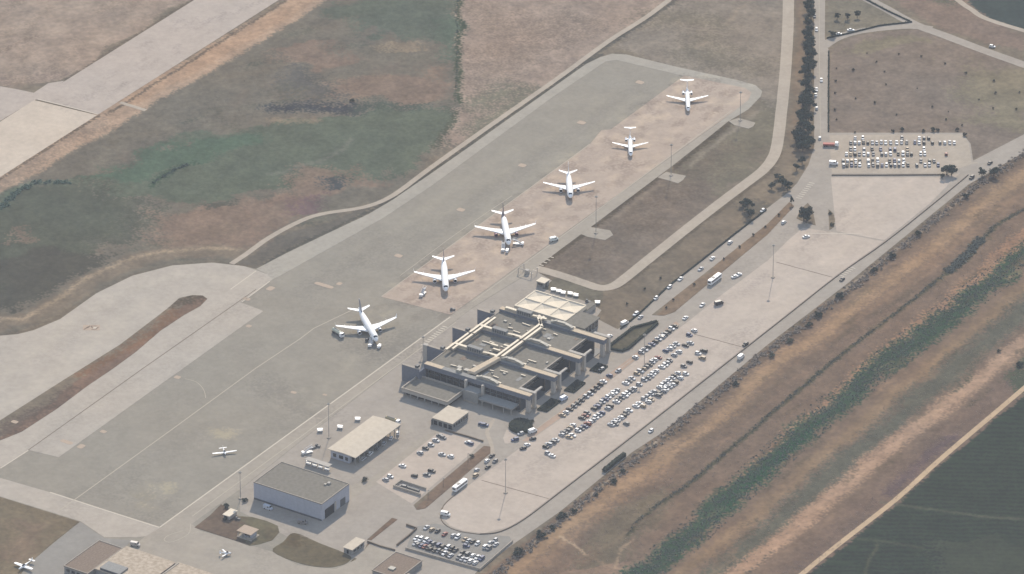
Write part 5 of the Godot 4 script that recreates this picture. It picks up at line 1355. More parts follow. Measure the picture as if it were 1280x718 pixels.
func build_vehicles() -> void:
	var names := ["white", "silver", "grey", "black", "blue", "red", "beige"]
	var cols := [Color(0.86, 0.86, 0.85), Color(0.66, 0.67, 0.68), Color(0.40, 0.41, 0.42), Color(0.10, 0.10, 0.11), Color(0.20, 0.27, 0.42), Color(0.45, 0.13, 0.11), Color(0.62, 0.55, 0.45)]
	var kinds := ["hatchback", "saloon", "estate"]
	var meshes := {}
	for i in cols.size():
		var pm := mat(cols[i], 0.5)
		for k in 3:
			meshes[[i, k]] = car_mesh(k, pm)
	var rows: Array = [
	["kerb row beside the long hedge", "cars parked in the terminal forecourt", 0.09, [[-33.8, 103.8, 178, 0, 0], [-26.9, 103.6, 3, 1, 0], [-23.3, 103.5, 2, 1, 1], [-19.3, 103.4, 177, 2, 0], [-15.8, 103.5, 181, 4, 1], [-12.1, 103.6, 178, 3, 0], [-8.6, 103.4, -1, 1, 1], [-4.9, 103.4, 182, 1, 2], [-1.6, 103.1, 181, 2, 2], [2.3, 103.3, 183, 3, 0], [6.0, 103.1, -0, 0, 0], [9.3, 103.0, 182, 3, 1]]],
	["short rows before the terminal pillars", "cars parked in the terminal forecourt", 0.09, [[-112.0, 105.0, 178, 6, 1], [-108.3, 105.2, 180, 0, 0], [-104.1, 104.9, 181, 3, 1], [-99.8, 105.2, -3, 2, 0], [-95.9, 105.2, 1, 3, 0], [-91.8, 104.9, 3, 3, 0], [-87.0, 104.9, 0, 1, 0], [-83.1, 105.1, 0, 1, 0], [-79.2, 104.7, 1, 3, 0], [-75.0, 104.5, 2, 3, 0], [-70.9, 104.0, 178, 3, 0], [-67.2, 103.6, 182, 0, 1], [-59.7, 103.0, 183, 4, 0]]],
	["upper line of the main double row", "cars parked in the terminal forecourt", 0.09, [[-146.9, 116.7, -2, 3, 0], [-143.8, 116.6, 179, 1, 2], [-140.3, 117.0, 183, 2, 2], [-137.3, 116.9, 182, 1, 1], [-130.9, 116.8, 179, 1, 0], [-127.9, 116.3, 181, 2, 1], [-124.9, 116.7, 181, 2, 0], [-121.7, 116.3, 180, 6, 0], [-118.4, 116.1, 183, 0, 0], [-108.9, 115.9, 182, 3, 1], [-105.7, 116.2, 2, 5, 1], [-102.8, 115.7, -2, 2, 2], [-96.4, 115.9, 179, 3, 0], [-93.4, 116.1, 180, 4, 2], [-90.4, 115.6, 178, 2, 0], [-87.2, 115.7, -3, 1, 0], [-84.0, 115.4, 183, 4, 1], [-80.9, 115.5, -2, 0, 0], [-77.4, 115.4, 183, 0, 0], [-74.5, 115.4, 1, 0, 1], [-71.6, 115.3, 180, 1, 0], [-62.1, 115.1, 183, 0, 1], [-58.7, 115.0, 180, 2, 1], [-55.6, 115.2, -2, 1, 1], [-49.5, 114.7, 0, 6, 0], [-46.2, 114.9, 1, 1, 2], [-42.9, 114.7, 181, 6, 0], [-39.9, 114.7, 182, 2, 0], [-36.8, 114.7, 180, 3, 1], [-33.4, 114.7, 2, 1, 0], [-30.3, 114.3, 181, 0, 0], [-27.1, 114.7, 180, 5, 1], [-18.1, 114.1, 179, 4, 0], [-11.5, 114.4, 179, 1, 1]]],
	["lower line of the main double row", "cars parked in the terminal forecourt", 0.09, [[-130.8, 121.6, 0, 6, 1], [-128.1, 122.0, -2, 0, 1], [-122.0, 121.7, -2, 0, 0], [-119.2, 122.2, -2, 2, 0], [-116.2, 122.1, 181, 4, 1], [-112.9, 122.1, 179, 5, 2], [-110.0, 121.7, 180, 0, 0], [-107.2, 122.1, 179, 1, 0], [-104.0, 121.9, 2, 0, 0], [-101.1, 122.2, 1, 1, 0], [-98.0, 122.2, 177, 4, 0], [-92.0, 122.1, 179, 1, 0], [-89.1, 121.7, 179, 3, 2], [-82.9, 121.9, 183, 0, 1], [-80.4, 121.7, -1, 3, 1], [-77.3, 121.8, 2, 2, 1], [-74.4, 122.3, 0, 0, 2], [-71.4, 122.0, -1, 0, 0], [-68.2, 122.3, -0, 2, 0], [-65.4, 122.2, 180, 1, 2], [-59.3, 122.3, 1, 1, 0], [-53.4, 121.8, -1, 1, 0], [-50.5, 122.2, 181, 2, 1], [-47.3, 122.3, 180, 1, 1], [-44.5, 122.1, -0, 0, 0], [-41.1, 121.9, 179, 0, 0], [-35.3, 122.0, 182, 0, 1], [-32.3, 122.5, -1, 0, 0], [-29.5, 121.9, 179, 1, 0], [-26.6, 121.9, -2, 2, 0]]],
	["near line of the third row", "cars parked in the terminal forecourt", 0.09, [[-106.5, 133.4, 178, 1, 1], [-103.4, 133.5, 177, 1, 2], [-100.3, 133.3, 179, 1, 1], [-96.8, 133.7, 177, 0, 0], [-94.0, 133.7, 178, 3, 0], [-90.6, 133.4, -2, 2, 0], [-87.3, 133.2, -0, 0, 1], [-81.3, 133.7, 178, 0, 1], [-77.8, 133.7, 178, 0, 1], [-71.8, 133.2, -0, 1, 0], [-68.6, 133.7, 3, 1, 0], [-65.2, 133.6, 1, 1, 0], [-61.9, 133.3, 181, 1, 0], [-55.9, 133.4, 180, 0, 0], [-52.8, 133.6, -1, 0, 0], [-49.5, 133.5, -1, 1, 1], [-46.3, 133.7, -2, 0, 1], [-43.3, 133.6, 183, 1, 1], [-40.1, 133.5, 177, 3, 1], [-36.6, 133.4, 177, 0, 0]]],
	["outer line of the third row", "cars parked in the terminal forecourt", 0.09, [[-104.5, 134.7, 178, 2, 1], [-101.1, 139.8, 178, 2, 0], [-79.3, 137.0, 180, 6, 0], [-73.5, 137.0, 183, 0, 0], [-70.7, 137.1, -0, 6, 0], [-64.4, 137.5, 178, 2, 2], [-61.8, 137.2, -2, 3, 0], [-58.4, 137.8, 182, 1, 0], [-55.8, 137.5, -1, 0, 0], [-52.4, 137.4, 178, 1, 1], [-49.5, 137.9, 178, 0, 0], [-46.6, 137.6, 180, 3, 2], [-40.6, 137.5, 180, 0, 0], [-27.9, 132.0, -2, 2, 0], [-34.9, 137.6, 2, 0, 0], [-22.2, 132.2, 180, 3, 0]]],
	["loose cluster at the right of the forecourt lot", "cars parked in the terminal forecourt", 0.09, [[-14.6, 114.7, 182, 0, 0], [-19.7, 120.6, 181, 1, 0], [-7.8, 114.9, -1, 1, 1], [-15.0, 120.9, 180, 0, 0], [-6.7, 120.0, 179, 3, 1], [5.0, 115.5, -3, 4, 0], [-2.8, 120.8, 182, 1, 1], [10.8, 115.1, 177, 0, 0], [-10.8, 130.9, 0, 0, 0], [-14.4, 135.7, 179, 6, 2], [-6.7, 132.1, 180, 3, 2]]],
	["pair at the left end of the main double row", "cars parked in the terminal forecourt", 0.09, [[-152.3, 121.5, -1, 1, 0], [-153.4, 124.7, 178, 0, 1]]],
	["top line of the far car park", "cars in the far car park", 0.09, [[268.2, 69.9, 120, 1, 1], [270.7, 73.7, 301, 0, 0], [283.3, 93.3, 305, 2, 0], [288.9, 101.9, 122, 0, 1], [290.4, 104.3, 122, 2, 0], [291.9, 106.6, 125, 3, 0]]],
	["second line of the far car park", "cars in the far car park", 0.09, [[261.7, 70.7, 124, 2, 1], [263.0, 72.8, 125, 0, 0], [264.4, 74.9, 120, 0, 0], [265.8, 77.0, 301, 3, 0], [267.2, 79.2, 120, 3, 0], [268.6, 81.5, 304, 1, 1], [270.0, 83.6, 123, 1, 1], [271.5, 85.9, 302, 1, 0], [272.9, 88.1, 302, 0, 1], [274.5, 90.6, 306, 1, 1], [276.4, 93.6, 304, 0, 1], [278.0, 96.0, 302, 1, 0], [279.7, 98.6, 300, 2, 0], [282.3, 102.7, 300, 4, 0], [283.7, 104.8, 124, 0, 1], [285.2, 107.2, 125, 3, 0], [287.9, 111.4, 125, 3, 0], [290.4, 115.2, 121, 2, 0], [291.9, 117.6, 124, 0, 0], [293.5, 120.1, 303, 1, 1], [295.0, 122.3, 121, 0, 1]]],
	["third line of the far car park", "cars in the far car park", 0.09, [[254.1, 75.1, 306, 2, 1], [255.4, 77.1, 303, 0, 0], [258.4, 81.7, 122, 1, 0], [261.0, 85.7, 305, 3, 0], [263.7, 90.0, 304, 4, 1], [266.8, 94.7, 123, 4, 0], [268.3, 97.1, 121, 4, 2], [272.3, 103.3, 305, 6, 1], [277.6, 111.5, 301, 0, 0]]],
	["fourth line of the far car park", "cars in the far car park", 0.09, [[247.4, 76.1, 121, 0, 1], [248.7, 78.2, 121, 6, 1], [250.1, 80.3, 125, 3, 2], [251.5, 82.5, 300, 2, 1], [253.0, 84.8, 302, 0, 1], [254.3, 86.9, 121, 0, 0], [256.0, 89.4, 303, 2, 1], [258.7, 93.7, 121, 2, 0], [260.0, 95.7, 122, 0, 0], [261.5, 98.0, 305, 0, 0], [264.0, 101.8, 300, 3, 0], [265.5, 104.2, 302, 0, 2], [266.9, 106.4, 125, 2, 1], [268.2, 108.4, 122, 3, 0], [271.2, 113.0, 301, 0, 0], [272.5, 115.0, 302, 0, 0], [279.3, 125.7, 120, 5, 0]]],
	["fifth line of the far car park", "cars in the far car park", 0.09, [[238.6, 79.0, 122, 2, 2], [239.9, 81.1, 124, 0, 0], [241.2, 83.2, 120, 6, 2], [242.6, 85.2, 124, 0, 1], [243.9, 87.3, 304, 3, 1], [246.6, 91.4, 121, 0, 2], [248.0, 93.6, 300, 3, 2], [249.6, 96.1, 305, 0, 2], [253.4, 102.0, 303, 3, 1], [255.0, 104.5, 306, 4, 0], [256.4, 106.7, 120, 0, 0], [257.9, 109.1, 305, 0, 0], [263.4, 117.6, 301, 2, 1], [266.2, 121.9, 125, 3, 2], [267.6, 124.1, 125, 2, 1]]],
	["bottom line of the far car park", "cars in the far car park", 0.09, [[233.9, 82.0, 124, 1, 2], [235.0, 83.8, 121, 3, 1], [236.4, 86.0, 304, 4, 0], [237.8, 88.0, 300, 2, 0], [239.0, 90.0, 302, 0, 0], [241.9, 94.5, 121, 0, 0], [243.3, 96.6, 304, 2, 0], [244.8, 98.9, 121, 2, 2], [246.2, 101.1, 120, 4, 1], [247.6, 103.3, 300, 0, 0], [249.0, 105.4, 125, 3, 0], [250.3, 107.4, 125, 1, 0], [251.6, 109.5, 121, 2, 0], [252.9, 111.6, 302, 0, 0], [254.4, 113.9, 305, 3, 0], [257.3, 118.3, 124, 2, 0], [259.9, 122.4, 304, 1, 1], [261.3, 124.5, 303, 1, 0], [264.1, 128.9, 303, 4, 0]]],
	["upper line of the small walled car park", "cars in the small walled car park", 0.09, [[-255.6, 110.4, 270, 1, 1], [-255.7, 114.1, 88, 6, 0], [-255.6, 117.5, 269, 3, 0], [-256.0, 122.4, 93, 5, 1], [-254.8, 127.2, 89, 1, 0], [-255.1, 130.0, 273, 0, 2], [-255.2, 134.6, 272, 6, 1], [-255.1, 137.0, 92, 1, 1], [-254.6, 139.3, 93, 3, 1], [-255.0, 142.6, 272, 0, 0]]],
	["right end of the small walled car park", "cars in the small walled car park", 0.09, [[-255.5, 148.0, 90, 0, 2], [-256.0, 150.4, 268, 2, 2], [-250.6, 147.9, 92, 1, 0], [-247.1, 148.6, 271, 1, 0], [-250.4, 151.3, 90, 1, 1]]],
	["middle line of the small walled car park", "cars in the small walled car park", 0.09, [[-267.8, 112.1, 268, 0, 1], [-267.7, 114.7, 272, 0, 2], [-267.4, 117.9, 269, 0, 2], [-267.6, 120.2, 89, 4, 1], [-267.4, 122.9, 91, 2, 0], [-267.5, 126.2, 91, 4, 2], [-267.5, 129.0, 91, 3, 2], [-267.4, 131.7, 268, 0, 2], [-267.2, 134.1, 268, 3, 2], [-267.2, 136.6, 271, 3, 1]]],
	["lower line of the small walled car park", "cars in the small walled car park", 0.09, [[-272.9, 114.7, 269, 1, 1], [-272.8, 116.6, 91, 2, 0], [-272.9, 118.8, 88, 4, 1], [-272.8, 120.7, 93, 5, 1], [-273.2, 123.3, 268, 3, 2], [-273.1, 124.9, 88, 3, 0], [-273.1, 127.4, 89, 3, 1], [-273.0, 129.6, 270, 2, 0], [-273.2, 131.8, 272, 3, 0], [-273.1, 133.5, 269, 0, 1], [-273.4, 136.0, 271, 3, 0], [-273.4, 137.6, 89, 1, 1]]],
	["near corner of the small walled car park", "cars in the small walled car park", 0.09, [[-272.6, 142.3, 270, 2, 2], [-267.1, 141.0, 91, 3, 0], [-272.8, 144.8, 87, 1, 1], [-272.7, 147.2, 270, 1, 1], [-266.9, 144.3, 88, 2, 2], [-272.5, 149.8, 90, 0, 2], [-266.9, 147.5, 92, 0, 0], [-272.6, 152.7, 89, 0, 0], [-267.2, 150.5, 269, 0, 1], [-267.3, 153.1, 270, 4, 2]]],
	["aisle of the small walled car park", "cars in the small walled car park", 0.09, [[-260.4, 139.0, 6, 4, 0]]],
	["staff car park beside the shed", "cars in the staff car park", 0.09, [[-224.3, 63.3, 182, 1, 0], [-220.0, 63.5, -2, 0, 0], [-206.7, 62.5, 182, 0, 1], [-189.7, 62.7, 179, 1, 0], [-183.9, 62.5, -0, 3, 0], [-179.0, 62.9, 0, 1, 0], [-173.4, 62.4, -2, 1, 1], [-167.9, 61.1, 182, 2, 0], [-168.7, 64.0, -3, 2, 0]]],
	["open middle of the staff car park", "cars in the staff car park", 0.09, [[-225.8, 75.5, 185, 2, 2], [-212.3, 74.0, 190, 3, 0], [-207.9, 79.2, 10, 2, 1], [-203.1, 79.2, 6, 3, 2], [-184.6, 73.8, 7, 1, 1], [-183.9, 78.9, 185, 0, 0], [-165.8, 78.3, 190, 0, 0], [-166.3, 80.1, 188, 4, 0]]],
	["queue on the road beside the brown verge", "cars queuing at the roundabout", 0.09, [[-193.8, 101.7, 91, 6, 2], [-188.8, 99.0, 90, 1, 0], [-177.3, 98.2, 91, 0, 0], [-182.6, 102.2, 90, 3, 1], [-171.0, 97.3, 89, 3, 1], [-175.3, 102.1, 269, 2, 0]]],
	["pull-in beside the oval hedge", "cars queuing at the roundabout", 0.09, [[-149.3, 98.2, 237, 4, 2], [-142.0, 97.2, 243, 1, 0], [-155.1, 107.2, 238, 3, 0], [-150.7, 107.0, 63, 0, 0], [-143.3, 105.9, 237, 3, 0]]],
	["small yard left of the oval hedge", "cars queuing at the roundabout", 0.09, [[-144.5, 73.3, 20, 4, 0], [-144.7, 75.5, 22, 4, 2]]],
	["inner access road beside the brown lawn", "cars on the access roads", 0.07, [[9.6, 77.2, 267, 0, 2], [8.3, 81.2, 91, 1, 1], [32.1, 76.6, 272, 0, 0], [47.8, 76.0, 271, 0, 0], [59.5, 76.1, 272, 0, 1]]],
	["inner access road nearer the trees", "cars on the access roads", 0.07, [[76.2, 79.5, 267, 1, 1], [91.2, 78.3, 93, 0, 1], [113.6, 76.6, 89, 0, 0], [157.8, 71.9, 271, 0, 0]]],
	["outer access road beside the pale lot", "cars on the access roads", 0.07, [[21.1, 103.0, 90, 0, 1], [39.4, 103.0, 273, 0, 1], [151.9, 89.8, 88, 0, 0]]],
	["edge of the pale lot by the bus", "cars on the access roads", 0.09, [[78.9, 100.8, 63, 0, 1], [81.9, 101.1, 239, 0, 1]]],
	["empty stretch of the pale lot", "cars on the access roads", 0.09, [[143.4, 109.9, 53, 0, 1]]],
	["straight road beside the tree line", "cars on the access roads", 0.07, [[399.2, -35.4, -60, 2, 0], [305.4, 20.7, 122, 0, 1], [311.8, 17.5, -60, 0, 1], [290.4, 30.2, 120, 0, 0], [383.3, -24.6, -57, 0, 0], [257.0, 52.1, 119, 0, 0], [324.2, 13.6, -59, 0, 0]]],
	["curved slip road beside the trees", "cars on the access roads", 0.07, [[385.1, -10.3, 214, 0, 1], [394.2, -6.6, 33, 0, 1]]],
	["junction road in the far right corner", "cars on the access roads", 0.07, [[421.2, 77.6, 11, 0, 0]]],
	["boundary road beside the tan scrub", "cars on the access roads", 0.07, [[-100.7, 155.5, 268, 0, 0], [12.3, 147.8, 267, 3, 2], [109.1, 154.0, 273, 3, 1], [260.8, 153.4, 272, 3, 2], [283.4, 153.1, 90, 3, 1]]],
	["forecourt kerb between the terminal beds", "cars on the access roads", 0.09, [[-55.9, 95.4, 252, 1, 0], [-20.6, 78.5, 68, 0, 0], [-52.4, 104.2, 250, 1, 0]]],
]
	for row in rows:
		var total := {}
		for c in row[3]:
			var key := [c[3], c[4]]
			total[key] = total.get(key, 0) + 1
		var seen := {}
		for c in row[3]:
			var key := [c[3], c[4]]
			var i: int = seen.get(key, 0)
			seen[key] = i + 1
			var o := MeshInstance3D.new()
			o.name = numbered("parked_car")
			o.mesh = meshes[key]
			add_child(o)
			o.position = Vector3(c[0], row[2], c[1])
			o.rotation.y = deg_to_rad(c[2])
			var which: String = "%s %s in the %s" % [names[c[3]], kinds[c[4]], row[0]]
			if total[key] > 1:
				which = "%s %s %s from left in the %s" % [ORDINAL[i], names[c[3]], kinds[c[4]], row[0]]
			tag(o, which, "car", row[1])
	bus(at3(68.4, 93.6, 0.07), 90, "white bus on the outer access road", 12.0)
	bus(at3(-209.1, 101.4, 0.06), 90, "white bus queuing beside the brown verge", 12.0)
	van(at3(45.8, 110.2, 0.09), 60, "dark boxy van with pale roof on the pale lot", Color(0.2, 0.2, 0.23))
	van(at3(-3.5, 77.9, 0.06), 80, "white van at the bend beside the brown lawn", Color(0.84, 0.84, 0.83))
	van(at3(-136.5, 101.5, 0.06), 70, "white van beside the oval hedge", Color(0.85, 0.85, 0.84))
	van(at3(-96.0, 96.0, 0.07), 80, "pale blue and white van before the terminal pillars", Color(0.72, 0.76, 0.82))
	van(at3(-1.9, 153.5, 0.06), 90, "white van on the boundary road", Color(0.85, 0.85, 0.84))
	van(at3(232.1, 76.3, 0.09), 25, "white van at the left edge of the far car park", Color(0.85, 0.84, 0.83))
	van(at3(-238.6, 111.5, 0.09), 10, "white box van alone in the corner of the forecourt lot", Color(0.85, 0.85, 0.84))
	van(at3(-284.5, 27.6, 0.09), 0, "pale van against the hangar wall", Color(0.70, 0.72, 0.75))
	van(at3(-287.2, 51.9, 0.09), 20, "grey van standing before the hangar corner", Color(0.48, 0.46, 0.45))
	van(at3(61.1, -10.5, 0.1), 60, "white van on the service road beside the third jet", Color(0.82, 0.84, 0.82))
	van(at3(-355.0, -9.4, 0.09), 15, "pale van near the brown roofed building", Color(0.72, 0.69, 0.66))
	van(at3(-293.2, 114.4, 0.09), 90, "white van beside the dark roofed building", Color(0.85, 0.85, 0.84))
	truck("fuel_tanker", "pale green fuel tanker behind the nearest jet's wing", at3(-101.3, -51.1, 0.06), -20, 1)
	truck("flatbed_truck", "red and white truck at the corner of the far car park", at3(251.9, 62.7, 0.09), 30, 2)
	truck("tank_truck", "tan tank truck behind the long shed", at3(-169.1, 31.1, 0.07), 0, 3)
	stairs("boarding_stairs", "white boarding stairs at the nearest jet's nose", at3(-101.1, -29.0, 0.06), 110)
	stairs("boarding_stairs", "white boarding stairs left of the third jet's nose", at3(35.6, -29.0, 0.1), 120)
	stairs("boarding_stairs", "white stairs standing left of the second jet", at3(-35.6, -37.4, 0.1), 100)
	stairs("boarding_stairs", "dark stairs to the right of the third jet's nose", at3(45.7, -25.1, 0.1), 200)
	stairs("boarding_stairs", "pale stairs parked beside the long shed", at3(-222.6, 10.8, 0.07), 60)
	var gse := [[-101.3, -23.2, 100, "white baggage tug before the nearest jet", 0], [-97.9, -33.6, 100, "small dark tug under the nearest jet's wing", 1], [34.3, -25.4, 110, "white tug in front of the third jet", 0], [-177.3, 13.4, 30, "white cart in the yard beside the long shed", 0], [-190.0, 10.3, 20, "larger white cart between mast and long shed", 0], [-198.9, 3.1, 40, "small cart beside the yard mast", 0], [-216.5, 10.4, 60, "dark tug beside the pale stairs", 1], [-213.6, 11.6, 10, "dark loader among the shed equipment", 1], [-41.7, -13.0, 40, "dark tug on the corner of the stands", 1], [8.7, 22.5, 20, "first white cart behind the annex", 0], [8.7, 26.0, 20, "second white cart behind the annex", 0], [8.4, 29.2, 20, "third white cart behind the annex", 0], [9.8, 33.1, 10, "wide white cart behind the annex", 0], [9.9, 36.8, 10, "last white cart behind the annex", 0], [7.9, 46.2, 10, "dark tug at the lawn corner", 1], [9.2, 51.8, 30, "white cart beside the lawn corner", 0], [-302.5, 20.3, 10, "dark cart beside the hangar corner", 1]]
	for q in gse:
		tug(Vector3(q[0], 0.1, q[1]), q[2], q[3], q[4] == 1)
	# baggage train under a long canopy
	var t := thing("baggage_canopy", "long grey canopy sheltering white baggage carts", "canopy", at3(-231.7, 24.4, 0.07))
	opening(t, "roof", -1.8, 1.8, 2.9, 3.2, -7.8, 7.8, M.wall_pale)
	for k in 5:
		opening(t, "post", -1.5, -1.3, 0.0, 2.9, -7.4 + k * 3.65, -7.2 + k * 3.65, M.steel)
	for k in 4:
		tug(at3(-231.7, 24.4, 0.08) + Vector3(-0.6, 0, -6.2 + k * 4.0), 0, "%s white cart under the long canopy" % ORDINAL[k], false)
	# cars and tugs under the eaves of the long shed
	for k in 6:
		var o := MeshInstance3D.new()
		o.name = numbered("parked_car")
		o.mesh = meshes[[[1, 0, 2, 1, 0, 0][k], 2]]
		add_child(o)
		o.position = Vector3(-212.0 + k * 6.8, 0.1, 40.4)
		o.rotation.y = PI / 2 + 0.1 * k
		tag(o, "%s vehicle from the left under the long shed's eaves" % ORDINAL[k], "car", "vehicles under the shed eaves")

func bus(at: Vector3, heading: float, label: String, length: float) -> void:
	var t := thing("bus", label, "bus", at, deg_to_rad(heading))
	var b := MB.new()
	var h := length / 2
	slab_loft(b, [[-h, 1.15, 0.45, 2.9], [-h + 0.2, 1.25, 0.35, 3.1], [h - 0.5, 1.25, 0.35, 3.1], [h, 1.15, 0.45, 2.7]])
	var bo := part(t, "body", b, M.white_paint)
	for s in [-1, 1]:
		for k in 7:
			b = MB.new()
			b.box(Vector3(s * 1.255, 2.0, -h + 1.5 + k * 1.5), Vector3(0.05, 0.95, 1.3))
			part(bo, "window", b, M.dark_glass)
	for z in [-h - 0.02, h + 0.01]:
		b = MB.new()
		b.box(Vector3(0, 1.95, z), Vector3(2.0, 1.0, 0.06))
		part(bo, "windscreen", b, M.dark_glass)
	b = MB.new()
	b.box(Vector3(0, 3.2, -1.5), Vector3(1.6, 0.25, 2.4), 0.0, 0.1)
	part(bo, "roof_unit", b, M.wall_pale)
	wheel_set(t, 1.05, [-h + 2.6, h - 2.4], 0.5)

func wheel_set(t: Node3D, x: float, zs: Array, r: float) -> void:
	for z in zs:
		for s in [-1, 1]:
			var b := MB.new()
			b.tube(Vector3(s * x - 0.14, r, z), Vector3(s * x + 0.14, r, z), r, r, 12)
			part(t, "wheel", b, M.rubber)

func van(at: Vector3, heading: float, label: String, c: Color) -> void:
	var t := thing("van", label, "van", at, deg_to_rad(heading), "vans and small trucks")
	var b := MB.new()
	slab_loft(b, [[-2.7, 0.95, 0.4, 2.3], [-2.6, 1.02, 0.35, 2.45], [1.2, 1.02, 0.35, 2.45], [1.75, 0.98, 0.35, 1.55], [2.6, 0.9, 0.4, 1.2]])
	part(t, "body", b, mat(c, 0.35))
	b = MB.new()
	b.hexa([Vector3(-0.86, 1.58, 1.78), Vector3(0.86, 1.58, 1.78), Vector3(0.9, 2.3, 1.31), Vector3(-0.9, 2.3, 1.31), Vector3(-0.86, 1.64, 1.84), Vector3(0.86, 1.64, 1.84), Vector3(0.9, 2.36, 1.37), Vector3(-0.9, 2.36, 1.37)])
	part(t, "windscreen", b, M.dark_glass)
	for s in [-1, 1]:
		b = MB.new()
		b.box(Vector3(s * 1.02, 1.85, 0.5), Vector3(0.05, 0.6, 1.1))
		part(t, "side_window", b, M.dark_glass)
	wheel_set(t, 0.9, [-1.7, 1.7], 0.36)

func truck(called: String, label: String, at: Vector3, heading: float, kind: int) -> void:
	var t := thing(called, label, "truck", at, deg_to_rad(heading))
	var b := MB.new()
	b.bounds(-1.1, 1.1, 0.7, 1.05, -4.6, 3.2)
	part(t, "chassis", b, M.dark_metal)
	b = MB.new()
	slab_loft(b, [[2.6, 1.15, 0.7, 2.7], [2.8, 1.2, 0.6, 2.85], [4.2, 1.2, 0.6, 2.8], [4.7, 1.1, 0.6, 2.0]])
	var cab := part(t, "cab", b, M.white_paint)
	b = MB.new()
	b.box(Vector3(0, 2.25, 4.55), Vector3(1.9, 0.7, 0.3))
	part(cab, "windscreen", b, M.dark_glass)
	b = MB.new()
	if kind == 2:
		b.bounds(-1.2, 1.2, 1.06, 1.9, -4.6, 2.2)
		part(t, "bed", b, mat(Color(0.55, 0.2, 0.17), 0.6))
	else:
		var rg := []
		for q in [[-4.6, 0.7], [-4.3, 1.0], [2.0, 1.0], [2.3, 0.7]]:
			rg.append(b.ring(Vector3(0, 2.1, q[0]), Vector3(-1.2 * q[1], 0, 0), Vector3(0, 1.05 * q[1], 0), 14))
		b.loft(rg)
		part(t, "tank", b, mat(Color(0.72, 0.73, 0.66) if kind == 1 else Color(0.66, 0.60, 0.46), 0.45))
		b = MB.new()
		b.box(Vector3(0, 3.2, -1.2), Vector3(0.5, 0.14, 5.0))
		part(t, "walkway", b, M.dark_metal)
	wheel_set(t, 1.05, [-3.6, -2.4, 3.3], 0.5)

func stairs(called: String, label: String, at: Vector3, heading: float) -> void:
	var t := thing(called, label, "boarding stairs", at, deg_to_rad(heading), "boarding stairs on the apron")
	var b := MB.new()
	b.bounds(-1.0, 1.0, 0.4, 0.8, -3.2, 3.0)
	part(t, "chassis", b, M.white_paint)
	b = MB.new()
	b.bounds(-1.0, 1.0, 0.81, 1.7, -3.2, -1.9)
	part(t, "cab", b, M.white_paint)
	b = MB.new()
	b.hexa([Vector3(-0.8, 0.9, -1.7), Vector3(-0.8, 2.7, 2.0), Vector3(0.8, 2.7, 2.0), Vector3(0.8, 0.9, -1.7), Vector3(-0.8, 1.2, -1.7), Vector3(-0.8, 3.0, 2.0), Vector3(0.8, 3.0, 2.0), Vector3(0.8, 1.2, -1.7)])
	part(t, "flight", b, M.steel)
	b = MB.new()
	b.bounds(-0.8, 0.8, 2.8, 3.0, 2.01, 3.4)
	part(t, "platform", b, M.steel)
	for s in [-1, 1]:
		b = MB.new()
		b.path([Vector3(s * 0.85, 2.2, -1.7), Vector3(s * 0.85, 4.0, 2.0), Vector3(s * 0.85, 4.0, 3.4)], 0.08)
		part(t, "handrail", b, M.white_paint)
		b = MB.new()
		b.tube(Vector3(s * 0.7, 0.8, 2.4), Vector3(s * 0.7, 2.8, 2.4), 0.1, 0.1)
		part(t, "prop", b, M.steel)
	wheel_set(t, 0.85, [-2.4, 2.2], 0.4)

func tug(at: Vector3, heading: float, label: String, dark: bool) -> void:
	var t := thing("baggage_tug" if dark else "baggage_cart", label, "cart", at, deg_to_rad(heading), "ground equipment around the apron")
	var b := MB.new()
	b.box(Vector3(0, 0.6, 0), Vector3(1.5, 0.5, 3.0), 0.0, 0.1)
	part(t, "bed", b, M.dark_metal if dark else M.white_paint)
	b = MB.new()
	if dark:
		b.box(Vector3(0, 1.2, -0.7), Vector3(1.3, 0.7, 1.2), 0.0, 0.2)
		part(t, "cab", b, M.dark_metal)
	else:
		b.box(Vector3(0, 1.75, 0), Vector3(1.6, 0.14, 3.1), 0.0, 0.1)
		part(t, "cover", b, M.white_paint)
		for x in [-0.65, 0.65]:
			for z in [-1.3, 1.3]:
				b = MB.new()
				b.tube(Vector3(x, 0.85, z), Vector3(x, 1.69, z), 0.05, 0.05, 6)
				part(t, "post", b, M.steel)
	wheel_set(t, 0.6, [-1.0, 1.0], 0.3)

# ---------------------------------------------------------------- masts, walls
func mast(at: Vector3, h: float, label: String) -> void:
	var t := thing("light_mast", label, "light mast", at, 0.0, "tall floodlight masts")
	var b := MB.new()
	b.box(Vector3(0, 0.25, 0), Vector3(1.8, 0.5, 1.8), 0.0, 0.2)
	part(t, "footing", b, M.concrete)
	b = MB.new()
	b.tube(Vector3(0, 0.5, 0), Vector3(0, h, 0), 0.18, 0.1, 10)
	part(t, "pole", b, M.wall_grey)
	b = MB.new()
	b.tube(Vector3(0, h - 0.6, 0), Vector3(0, h - 0.35, 0), 0.6, 0.6, 12)
	var hd := part(t, "head_ring", b, M.wall_grey)
	for k in 6:
		var a := TAU * k / 6
		b = MB.new()
		b.box(Vector3(cos(a) * 0.7, h - 0.75, sin(a) * 0.7), Vector3(0.6, 0.4, 0.35), -a)
		part(hd, "floodlight", b, M.wall_pale)

func wall_run(called: String, label: String, a: Array, h: float, w: float, m: Material, category := "wall") -> void:
	var b := MB.new()
	b.ribbon(flat(a), w, h, h)
	single(called, b, m, label, category)

